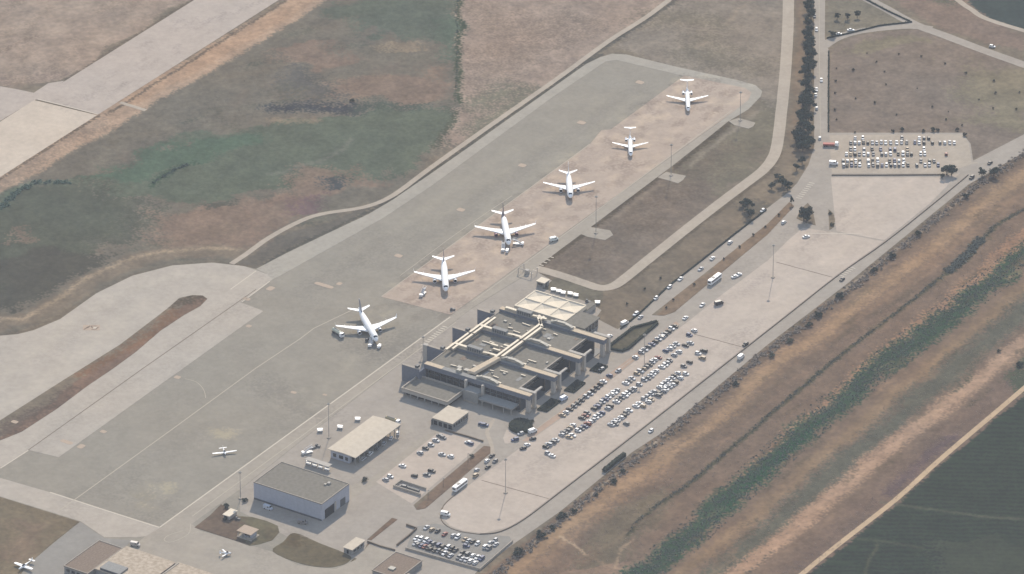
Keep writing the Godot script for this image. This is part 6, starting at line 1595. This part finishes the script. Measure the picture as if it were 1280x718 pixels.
func build_street_things() -> void:
	mast(at3(-200.9, 125.4, 0.09), 21.5, "tall mast alone on the lower forecourt lot")
	mast(at3(90.2, 119.3, 0.09), 21.5, "tall mast on the upper forecourt lot")
	mast(at3(-40.6, 113.9, 0.09), 21.5, "tall mast rising from the main car rows")
	mast(at3(251.8, -0.0, 0.11), 19.5, "mast on the farthest concrete pad")
	mast(at3(167.7, 3.2, 0.11), 21.0, "mast on the middle concrete pad")
	mast(at3(81.8, 5.1, 0.11), 24.5, "mast on the nearest concrete pad")
	mast(at3(-202.2, 11.2, 0.07), 22.0, "mast in the yard beside the long shed")
	mast(at3(-283.3, 8.8, 0.08), 17.0, "mast at the left corner of the blue grey hangar")
	mast(at3(-91.8, 0.1, 0.08), 10.0, "short mast on the service road behind the terminal")
	wall_run("boundary_wall", "long low wall between the forecourt lot and boundary road", [-245.4, 137.9, -244.3, 139.3, -242.6, 141.5, -240.4, 143.7, -237.5, 145.5, -234.1, 146.7, -230.2, 147.7, -225.4, 148.5, -219.5, 149.1, -212.9, 149.4, -205.8, 149.5, -196.6, 149.5, -184.3, 149.5, -168.6, 149.6, -150.0, 149.8, -128.3, 149.9, -103.2, 149.9, -71.8, 149.9, -35.0, 149.8, 2.1, 149.7, 33.7, 149.6, 57.8, 149.5, 77.3, 149.3, 94.1, 149.1, 110.0, 149.2, 124.9, 149.6, 137.9, 150.2, 150.2, 150.9, 163.0, 151.3, 176.7, 151.4, 190.8, 151.3, 204.6, 151.1, 217.7, 150.9, 230.8, 150.6, 243.9, 150.3, 255.3, 150.0, 263.3, 149.7], 0.55, 0.4, M.line_dark)
	wall_run("car_park_wall", "low grey wall along the foot of the far car park", [219.3, 82.4, 234.6, 106.1, 256.0, 138.3], 0.7, 0.4, M.line_dark)
	wall_run("car_park_wall", "low pale wall round the small car park corner", [-280.0, 113.2, -277.2, 158.5, -242.7, 156.9], 1.3, 0.5, M.concrete)
	wall_run("yard_wall", "low dark wall along the small car park entrance", [-258.9, 99.7, -259.1, 106.5, -267.8, 107.2, -279.7, 107.4], 1.2, 0.5, M.line_dark)
	wall_run("yard_wall", "low wall beside the thin brown earth strip", [-284.7, 91.9, -285.2, 100.4, -284.4, 109.5], 0.9, 0.4, M.line_dark)
	wall_run("boundary_wall", "low wall between terminal block and staff car park", [-161.1, 60.1, -160.2, 74.6, -160.2, 84.6], 1.0, 0.4, M.line_dark)
	wall_run("terminal_wall", "dark low wall before the terminal beds", [-102.0, 105.1, -93.7, 104.5, -81.1, 103.9], 1.3, 0.6, M.dark_metal)
	wall_run("kerb_wall", "curved kerb at the lower end of the forecourt lot", [-245.4, 137.9, -246.1, 136.2, -246.9, 133.8, -247.8, 131.2, -248.4, 128.6, -248.6, 126.2, -248.7, 123.8, -248.5, 121.4, -247.9, 119.1, -247.0, 116.9, -245.8, 114.7, -244.2, 112.6, -242.1, 110.7, -239.6, 108.9, -236.7, 107.2, -233.4, 105.8, -229.7, 104.6, -225.3, 103.9, -220.1, 103.6, -215.3, 103.4, -212.0, 103.3], 0.3, 0.5, M.line_dark)
	# cables, posts: short bollards on the verge lamps
	for q in [[-184.0, 90.2, "thin lamp post on the brown verge"], [-229.3, 94.1, "thin lamp post at the verge's lower end"], [-214.0, 93.8, "thin lamp post in the middle of the verge"]]:
		var t := thing("lamp_post", q[2], "lamp post", Vector3(q[0], 0.2, q[1]), 0.0, "lamp posts on the verge")
		var b := MB.new()
		b.tube(Vector3.ZERO, Vector3(0, 5.5, 0), 0.13, 0.09)
		part(t, "pole", b, M.dark_metal)
		b = MB.new()
		b.box(Vector3(0, 5.55, 0.4), Vector3(0.3, 0.15, 1.2))
		part(t, "lamp_head", b, M.dark_metal)

# ---------------------------------------------------------------- plants
func leaves(b: MB, r: RandomNumberGenerator, clumps: Array, count: int, size: float) -> void:
	for i in count:
		var c: Array = clumps[r.randi() % clumps.size()]
		var d := Vector3(r.randfn(), r.randfn(), r.randfn()).normalized()
		var p: Vector3 = c[0] + d * c[1] * pow(r.randf(), 0.35) * Vector3(1, 0.8, 1)
		var u := Vector3(r.randfn(), r.randfn(), r.randfn()).normalized()
		var w := u.cross(d + Vector3(0.01, 0.02, 0)).normalized()
		var s := size * r.randf_range(0.6, 1.4)
		b.quad(p - u * s - w * s * 0.5, p + u * s * 0.2 - w * s * 0.7, p + u * s + w * s * 0.3, p - u * s * 0.2 + w * s * 0.7)

var crowns := []
var stems := []
func make_tree_kinds() -> void:
	var r := RandomNumberGenerator.new()
	r.seed = 99
	# 0-2 trees of 1 m scale-free size (height 1), 3-4 bushes, 5 dry bush
	for k in 6:
		var cl := []
		var tr := MB.new()
		if k < 3:
			tr.tube(Vector3.ZERO, Vector3(0.01, 0.4, 0), 0.045, 0.03, 7)
			for i in 9:
				var a := TAU * i / 9 + r.randf() * 0.6
				var q := Vector3(cos(a) * r.randf_range(0.12, 0.3), r.randf_range(0.42, 0.86), sin(a) * r.randf_range(0.12, 0.3))
				cl.append([q, r.randf_range(0.12, 0.21)])
				tr.tube(Vector3(0.01, 0.3 + 0.02 * i, 0), q, 0.02, 0.006, 5)
			cl.append([Vector3(0, 0.72, 0), 0.24])
		else:
			for i in 7:
				var a := TAU * i / 7 + r.randf()
				var q := Vector3(cos(a) * r.randf_range(0.1, 0.36), r.randf_range(0.2, 0.62), sin(a) * r.randf_range(0.1, 0.36))
				cl.append([q, r.randf_range(0.16, 0.28)])
				tr.tube(Vector3.ZERO, q, 0.03, 0.01, 5)
		var b := MB.new()
		leaves(b, r, cl, 620 if k < 3 else 420, 0.05 if k < 3 else 0.065)
		crowns.append(b)
		stems.append(tr)

var plant_mesh := {}
func plant(called: String, label: String, category: String, at: Vector3, kind: int, h: float, wide: float, m: Material, group: String) -> void:
	var key := [kind, m]
	if not plant_mesh.has(key):
		plant_mesh[key] = [stems[kind].mesh(M.bark), crowns[kind].mesh(m)]
	var t := thing(called, label, category, at, rng.randf() * TAU, group)
	for k in 2:
		var o := MeshInstance3D.new()
		o.name = ["trunk" if kind < 3 else "stem", "crown"][k]
		o.mesh = plant_mesh[key][k]
		o.scale = Vector3(h * wide, h, h * wide)
		t.add_child(o)

func hedge(label: String, a: Array, w: float, h: float, closed := false) -> void:
	var p := flat(a)
	if closed:
		p.append(p[0])
	var t := thing("hedge", label, "hedge")
	var b := MB.new()
	b.ribbon(p, w * 0.8, h * 0.85, h * 0.85)
	part(t, "core", b, M.leaf_hedge)
	b = MB.new()
	var r := RandomNumberGenerator.new()
	r.seed = int(p[0].x * 10) + 77
	for i in p.size() - 1:
		var d := p[i + 1] - p[i]
		for k in int(d.length() * (5 + w * 4)):
			var q := p[i] + d * r.randf() + Vector2(-d.y, d.x).normalized() * r.randf_range(-0.5, 0.5) * w
			leaves(b, r, [[Vector3(q.x, h * r.randf_range(0.3, 0.95), q.y), 0.25]], 1, 0.3)
	part(t, "foliage", b, M.leaf_hedge)

# low clipped planting filling a polygon
func bed(label: String, a: Array) -> void:
	var p := flat(a)
	var t := thing("planted_bed", label, "hedge", Vector3.ZERO, 0.0, "planted beds before the terminal")
	var b := MB.new()
	b.sheet(p, 0.75, 0.7)
	part(t, "core", b, M.leaf_hedge)
	b = MB.new()
	var r := RandomNumberGenerator.new()
	r.seed = int(absf(p[0].x) * 7)
	for i in 900:
		var q := p[0].lerp(p[1], r.randf()).lerp(p[3].lerp(p[2], r.randf()), r.randf())
		leaves(b, r, [[Vector3(q.x, r.randf_range(0.55, 0.95), q.y), 0.2]], 1, 0.28)
	part(t, "foliage", b, M.leaf_hedge)

func build_plants() -> void:
	make_tree_kinds()
	# tree line along the straight road
	var line := [426.0, -55.0, 414.4, -47.5, 404.0, -42.6, 395.0, -35.5, 385.2, -32.0, 377.3, -25.6, 368.5, -22.7, 361.8, -16.5, 352.4, -12.6, 345.8, -6.5, 336.9, -4.0, 331.3, 1.5, 324.1, 2.4, 318.8, 8.4, 309.3, 11.7, 304.1, 17.6, 295.6, 20.4, 287.8, 22.2, 287.1, 27.1, 278.2, 29.0, 270.4, 30.9, 272.1, 35.4, 263.0, 36.9, 258.4, 43.5, 253.7, 40.2, 248.0, 46.9, 244.1, 52.5, 240.7, 47.3, 236.6, 52.5, 247.2, 41.8]
	for i in line.size() / 2:
		plant("roadside_tree", "%s dark tree from the top in the roadside tree line" % ORDINAL[i], "tree", Vector3(line[i * 2], 0, line[i * 2 + 1]), i % 3, rng.randf_range(5.8, 8.0), rng.randf_range(1.15, 1.5), M.leaf, "trees lining the straight road")
	var singles := [
		[160.8, 98.0, 0.2, 0, 8.5, 1.1, "tall dark tree at the left of the triangular island"],
		[163.8, 98.9, 0.2, 1, 8.0, 1.1, "dark tree at the right of the triangular island"],
		[158.9, 100.7, 0.2, 2, 5.5, 1.3, "low dark tree at the front of the triangular island"],
		[256.5, 139.1, 0.06, 1, 6.5, 1.6, "large round dark tree at the far car park wall"],
		[258.0, 141.4, 0.06, 2, 6.0, 1.5, "right half of the dark tree pair at the wall"],
		[250.4, 139.3, 0.09, 0, 3.6, 1.0, "small dark tree left of the wall tree pair"],
		[266.8, 157.0, 0.0, 1, 5.0, 1.4, "grey green tree beside the boundary road"],
		[270.6, 162.9, 0.0, 2, 5.5, 1.6, "wide dark tree right of the boundary road bend"],
		[188.9, 70.4, 0.0, 0, 6.5, 1.4, "large dark tree where the access roads divide"],
		[192.5, 64.5, 0.0, 1, 5.5, 1.5, "grey green tree above the road division"],
		[213.9, 61.6, 0.0, 2, 4.5, 1.2, "single round tree beside the curved access road"],
		[155.3, 63.4, 0.0, 0, 7.0, 1.4, "dark tree clump left of the inner access road"],
		[147.4, 69.7, 0.0, 1, 6.0, 1.3, "lower tree of the clump by the inner access road"],
		[157.0, 58.5, 0.0, 2, 4.0, 1.3, "small tree left of the access road clump"],
		[174.4, 81.8, 0.2, 0, 5.5, 0.6, "slim dark tree at the tip of the brown median"],
		[407.3, -16.5, 0.0, 0, 4.5, 1.2, "right tree of three in the far triangle"],
		[403.8, -21.9, 0.0, 1, 4.2, 1.2, "middle tree of three in the far triangle"],
		[412.5, -12.7, 0.0, 2, 4.6, 1.2, "outermost tree in the far triangle"],
		[380.8, -11.8, 0.0, 1, 4.0, 1.6, "dark tree at the slip road corner"],
		[185.6, 61.5, 0.0, 2, 4.0, 1.5, "scrubby tree above the brown median"],
		[198.0, 57.9, 0.0, 1, 3.4, 1.6, "low scrubby tree near the perimeter bend"],
		[222.9, 60.1, 0.0, 0, 5.0, 1.3, "last dark tree below the roadside line"],
	]
	for s in singles:
		plant("tree", s[6], "tree", Vector3(s[0], s[2], s[1]), s[3], s[4], s[5], M.leaf, "single trees around the access roads")
	var bushes := [
		[-251.8, 166.3, 4.2, 1.5, "large dark bush at the lower end of the boundary road"],
		[-230.4, 166.7, 5.0, 1.4, "tall dark bush in the tan scrub below the road"],
		[-219.8, 167.5, 2.8, 1.4, "small bush right of the tall dark one"],
		[-207.1, 165.1, 3.8, 1.5, "round dark bush third along the boundary road"],
		[-198.3, 167.6, 3.0, 1.5, "bush just right of the third roadside bush"],
		[-176.5, 168.0, 2.2, 1.2, "tiny bush in the middle of the tan scrub"],
		[-159.6, 168.6, 3.0, 1.4, "bush below the long clipped roadside hedge"],
		[-146.6, 166.1, 2.6, 1.6, "low bush touching the roadside hedge end"],
		[64.1, 165.2, 4.4, 1.3, "dark bush beside the middle boundary road"],
		[90.3, 163.4, 4.0, 1.5, "dark bush at the boundary road hatch bars"],
		[127.8, 164.2, 3.4, 1.3, "round bush left of the dirt verge pair"],
		[148.9, 164.2, 4.2, 1.3, "round bush at the upper boundary road"],
		[181.0, 162.7, 3.4, 1.4, "low bush higher along the boundary road"],
		[237.5, 162.7, 3.4, 1.3, "dark bush near the top of the boundary road"],
		[51.3, 166.4, 3.0, 1.4, "smaller bush left of the dark roadside bush"],
		[29.2, 167.0, 2.6, 1.8, "purple brown bush on the dirt verge"],
		[9.1, 167.0, 2.4, 1.8, "low bush at the left of the dirt verge"],
		[-30.4, 167.3, 3.0, 1.6, "dark bush below the boundary road vans"],
		[82.7, 270.9, 2.2, 1.4, "lone dark bush in the pinkish scrub"],
		[-295.1, 7.9, 3.2, 1.1, "dark bush behind the white shelter"],
		[-306.9, 15.0, 2.8, 1.1, "dark bush in front of the white shelter"],
		[-284.1, 12.2, 3.0, 1.4, "dark bush at the hangar's left corner"],
		[147.5, -209.4, 2.6, 1.2, "round dark bush above the dark marsh strip"],
		[-177.7, 88.6, 2.6, 1.0, "dark shrub on the brown verge"],
		[-231.1, 54.3, 3.2, 1.1, "olive shrub beside the shed lane"],
		[-126.9, 94.9, 2.6, 1.2, "dark shrub at the right of the oval hedge"],
		[176.0, 106.7, 2.2, 1.2, "upper shrub on the half round island"],
		[164.4, 114.7, 2.6, 1.3, "lower shrub on the half round island"],
		[74.3, 288.9, 3.6, 1.5, "round green bush at the right edge"],
	]
	for s in bushes:
		plant("bush", s[4], "bush", Vector3(s[0], 0.0, s[1]), 3 + int(absf(s[0])) % 2, s[2], s[3], M.leaf if s[2] > 2.7 else M.leaf_grey, "bushes around the airport")
	# saplings dotted over the junction field
	var sap := [372.0, 17.7, 386.1, 47.7, 385.3, 64.9, 380.6, 82.0, 381.6, 34.6, 347.4, 22.4, 355.8, 39.4, 341.1, 49.0, 314.3, 43.4, 315.8, 55.8, 346.6, 67.5, 329.9, 87.5, 329.5, 98.8, 366.5, 110.4, 380.2, 101.6, 375.3, 122.0, 354.3, 131.4, 347.8, 119.2, 319.4, 102.9, 308.9, 74.8, 318.0, 114.6, 275.1, 65.7, 288.4, 84.3, 293.1, 87.7, 298.2, 99.5, 302.3, 103.8, 303.8, 106.2, 310.9, 115.3, 306.8, 122.6, 364.6, 28.7, 343.8, 12.7, 328.4, 21.2, 314.0, 29.1, 294.5, 40.5, 283.9, 47.8, 353.4, 106.2]
	var order := range(sap.size() / 2)
	var right := Vector2(0.5417, 0.8406)
	order.sort_custom(func(i: int, j: int) -> bool: return Vector2(sap[i * 2], sap[i * 2 + 1]).dot(right) < Vector2(sap[j * 2], sap[j * 2 + 1]).dot(right))
	var met := {}
	for i in order:
		var where := "at the upper edge of the far car park" if i > 20 and i < 29 else ("beside the straight road hedge" if i > 29 and i < 35 else "out in the far brown field")
		met[where] = met.get(where, -1) + 1
		plant("sapling", "%s small dark sapling from left %s" % [ORDINAL[met[where]], where], "sapling", Vector3(sap[i * 2], 0, sap[i * 2 + 1]), 3 + i % 2, rng.randf_range(1.1, 2.0) + (1.2 if i > 21 and i < 29 else 0.0), 1.0, M.leaf if i > 21 and i < 29 else M.leaf_grey, "saplings dotted over the far field")
	var med := [35.9, 86.0, 57.9, 86.3, 93.9, 84.3, 128.6, 83.2, 140.9, 83.9, 158.2, 82.8, 25.5, 87.6, 111.5, 84.3]
	for i in med.size() / 2:
		plant("shrub", "%s small shrub from the left on the brown median" % ORDINAL[[1, 2, 3, 5, 6, 7, 0, 4][i]], "bush", Vector3(med[i * 2], 0.2, med[i * 2 + 1]), 3 + i % 2, 1.9, 0.9, M.leaf, "shrubs on the median")
	for q in [[17.5, 66.4, "lone dark shrub on the brown lawn near the terminal"], [54.2, 66.1, "small shrub in the middle of the brown lawn"], [38.5, 65.1, "tiny shrub on the brown lawn"]]:
		plant("shrub", q[2], "bush", Vector3(q[0], 0, q[1]), 3, 2.2, 0.8, M.leaf, "shrubs on the lawn")
	# hedges
	hedge("dark clipped hedge round the long pointed bed", [-29.5, 84.6, -5.0, 84.4, 8.7, 91.6, 6.9, 93.2, -7.9, 93.9, -27.2, 95.1, -31.5, 93.6, -32.9, 87.2], 1.6, 1.5, true)
	hedge("long clipped roadside hedge at the boundary road", [-153.0, 157.9, -141.7, 157.5, -131.2, 157.5], 2.6, 2.4)
	hedge("dark hedge row along the inner access road", [-9.6, 79.0, 12.5, 78.1, 48.1, 74.7, 88.5, 74.1, 125.6, 73.1, 160.2, 72.9], 0.9, 0.8)
	hedge("dark hedge along the brown field beside the straight road", [362.3, -3.5, 318.5, 22.0, 267.5, 51.9], 0.8, 0.8)
	hedge("dark hedge edging the far triangle", [377.0, -13.5, 389.3, -6.0, 409.7, 4.9, 424.7, 18.9, 430.5, -1.5, 439.2, -26.0], 0.9, 0.9)
	bed("dark planted bed before the nearest terminal bay", [-114.1, 89.8, -113.3, 96.0, -99.2, 96.0, -99.0, 89.6])
	bed("dark planted bed before the middle terminal bay", [-87.5, 90.6, -86.7, 96.9, -74.0, 96.3, -73.5, 90.2])
	bed("dark planted bed before the far terminal bay", [-60.3, 90.2, -59.3, 97.0, -50.8, 96.4, -50.6, 89.9])
	# oval hedge mound
	var t := thing("oval_hedge", "dark oval clipped hedge at the terminal corner", "hedge", at3(-134.8, 92.6, 0.06))
	var b := MB.new()
	var rings := []
	for q in [[1.0, 0.0], [1.02, 0.9], [0.96, 1.5], [0.7, 1.75], [0.3, 1.8]]:
		rings.append(b.ring(Vector3(0, q[1], 0), Vector3(3.5, 0, 5.5) * q[0], Vector3(-6.7, 0, 4.3) * q[0], 24))
	rings.reverse()
	b.loft(rings)
	part(t, "core", b, M.leaf_hedge)
	b = MB.new()
	var lr := RandomNumberGenerator.new()
	lr.seed = 31
	for i in 1500:
		var a := lr.randf() * TAU
		var f := sqrt(lr.randf()) * 1.02
		var e := Vector3(3.5, 0, 5.5) * cos(a) * f + Vector3(-6.7, 0, 4.3) * sin(a) * f
		leaves(b, lr, [[e + Vector3(0, 1.65 if f < 0.85 else lr.randf_range(0.3, 1.5), 0), 0.25]], 1, 0.3)
	part(t, "foliage", b, M.leaf_hedge)
	scatter_stuff()

func scatter_stuff() -> void:
	# tufts: reeds in the wet strip, dry scrub on the outer strips, rough grass in the big field
	var r := RandomNumberGenerator.new()
	r.seed = 808
	var b := MB.new()
	leaves(b, r, [[Vector3(0, 0.35, 0), 0.45], [Vector3(0.3, 0.25, 0.2), 0.35], [Vector3(-0.3, 0.25, -0.1), 0.35]], 22, 0.2)
	var reeds := []
	sow(r, reeds, [-284.6, 233.1, -234.6, 231.5, -197.5, 233.5, -150.9, 230.1, -96.6, 227.5, -40.1, 224.5, 30.5, 224.2, 101.4, 224.9, 189.7, 227.5, 278.3, 231.7], 10.5, 5200, 0.3, 0.95, Color(0.075, 0.092, 0.082), Color(0.125, 0.14, 0.125))
	sow(r, reeds, [-202.4, 204.0, -184.4, 200.3, -138.8, 202.5, -69.0, 201.4, -50.5, 200.0, 39.3, 198.4, 127.5, 199.6, 155.3, 199.6, 215.8, 194.6, 272.1, 203.2], 1.4, 700, 0.3, 1.0, Color(0.075, 0.08, 0.07), Color(0.12, 0.125, 0.105))
	sow(r, reeds, [150.7, 199.6, 175.7, 198.6, 197.6, 195.8], 3.0, 160, 0.9, 2.2, Color(0.07, 0.08, 0.07), Color(0.11, 0.12, 0.1))
	sow(r, reeds, [-80.6, -302.6, -57.5, -308.2, -41.2, -305.7, -29.7, -287.9], 2.5, 140, 0.8, 2.0, Color(0.08, 0.12, 0.09), Color(0.1, 0.14, 0.11))
	sow(r, reeds, [329.0, -252.4, 243.1, -196.7, 180.4, -156.3], 0.8, 90, 0.3, 0.9, Color(0.06, 0.085, 0.065), Color(0.08, 0.1, 0.08))
	sow(r, reeds, [-6.0, -247.3, 13.8, -247.0, 26.6, -244.4], 1.2, 60, 0.6, 1.4, Color(0.06, 0.09, 0.07), Color(0.08, 0.11, 0.09))
	mass("reeds", b, reeds, "dense green reeds growing along the ditches and wet strips", "reeds")
	var dry := []
	sow(r, dry, [-325.3, 169.9, -260.0, 167.5, -210.5, 166.2, -135.0, 164.6, -103.4, 164.4, 12.7, 162.2, 99.5, 163.3, 164.4, 162.7, 244.5, 160.4, 321.7, 165.2], 3.5, 1300, 0.6, 1.7, Color(0.149, 0.128, 0.108), Color(0.257, 0.216, 0.176))
	sow(r, dry, [-271.7, 200.1, -156.9, 198.5, -50.5, 200.0, 49.9, 202.6, 158.6, 202.9, 247.4, 206.2], 24.0, 2880, 0.16, 0.5, Color(0.189, 0.162, 0.142), Color(0.338, 0.270, 0.230))
	sow(r, dry, [-228.4, 267.2, -175.3, 264.7, -114.9, 263.6, -53.0, 262.4, 31.3, 259.6, 153.5, 257.9], 12.0, 1620, 0.16, 0.5, Color(0.149, 0.149, 0.115), Color(0.270, 0.236, 0.189))
	sow(r, dry, [-241.6, 299.7, -184.6, 299.9, -133.0, 299.1, -70.3, 297.5, -5.2, 295.4, 86.9, 294.6], 9.0, 1440, 0.16, 0.5, Color(0.162, 0.135, 0.121), Color(0.270, 0.216, 0.189))
	mass("dry_scrub", b, dry, "dry brown scrub covering the strips outside the boundary road", "scrub")
	var gr := []
	sow(r, gr, [-168.6, -259.8, -91.3, -248.8, -6.8, -229.5, 76.6, -195.8, 135.2, -143.7], 42.0, 700, 0.18, 0.42, Color(0.07, 0.08, 0.065), Color(0.11, 0.115, 0.095))
	sow(r, gr, [-3.6, -272.1, 117.3, -270.2, 201.8, -240.1, 268.3, -219.7], 42.0, 700, 0.18, 0.42, Color(0.08, 0.085, 0.07), Color(0.12, 0.115, 0.1))
	mass("rough_grass", b, gr, "rough grass tufts over the field beyond the apron", "grass")

func sow(r: RandomNumberGenerator, into: Array, a: Array, spread: float, count: int, s0: float, s1: float, c0: Color, c1: Color) -> void:
	var p := flat(a)
	var total := 0.0
	for i in p.size() - 1:
		total += p[i].distance_to(p[i + 1])
	for k in count:
		var d := r.randf() * total
		for i in p.size() - 1:
			var l := p[i].distance_to(p[i + 1])
			if d <= l:
				var dir := (p[i + 1] - p[i]).normalized()
				var q := p[i] + dir * d + Vector2(-dir.y, dir.x) * spread * clampf(r.randfn(0.0, 0.5), -1.0, 1.0)
				var s := r.randf_range(s0, s1)
				into.append([Transform3D(Basis(Vector3.UP, r.randf() * TAU).scaled(Vector3(s * 1.3, s, s * 1.3)), Vector3(q.x, 0.0, q.y)), c0.lerp(c1, r.randf())])
				break
			d -= l

func mass(called: String, b: MB, list: Array, label: String, category: String) -> void:
	var m := mat(Color.WHITE, 0.9)
	m.vertex_color_use_as_albedo = true
	var mm := MultiMesh.new()
	mm.transform_format = MultiMesh.TRANSFORM_3D
	mm.use_colors = true
	mm.mesh = b.mesh(m)
	mm.instance_count = list.size()
	for i in list.size():
		mm.set_instance_transform(i, list[i][0])
		mm.set_instance_color(i, list[i][1])
	var o := MultiMeshInstance3D.new()
	o.name = numbered(called)
	o.multimesh = mm
	add_child(o)
	tag(o, label, category, "", "stuff")
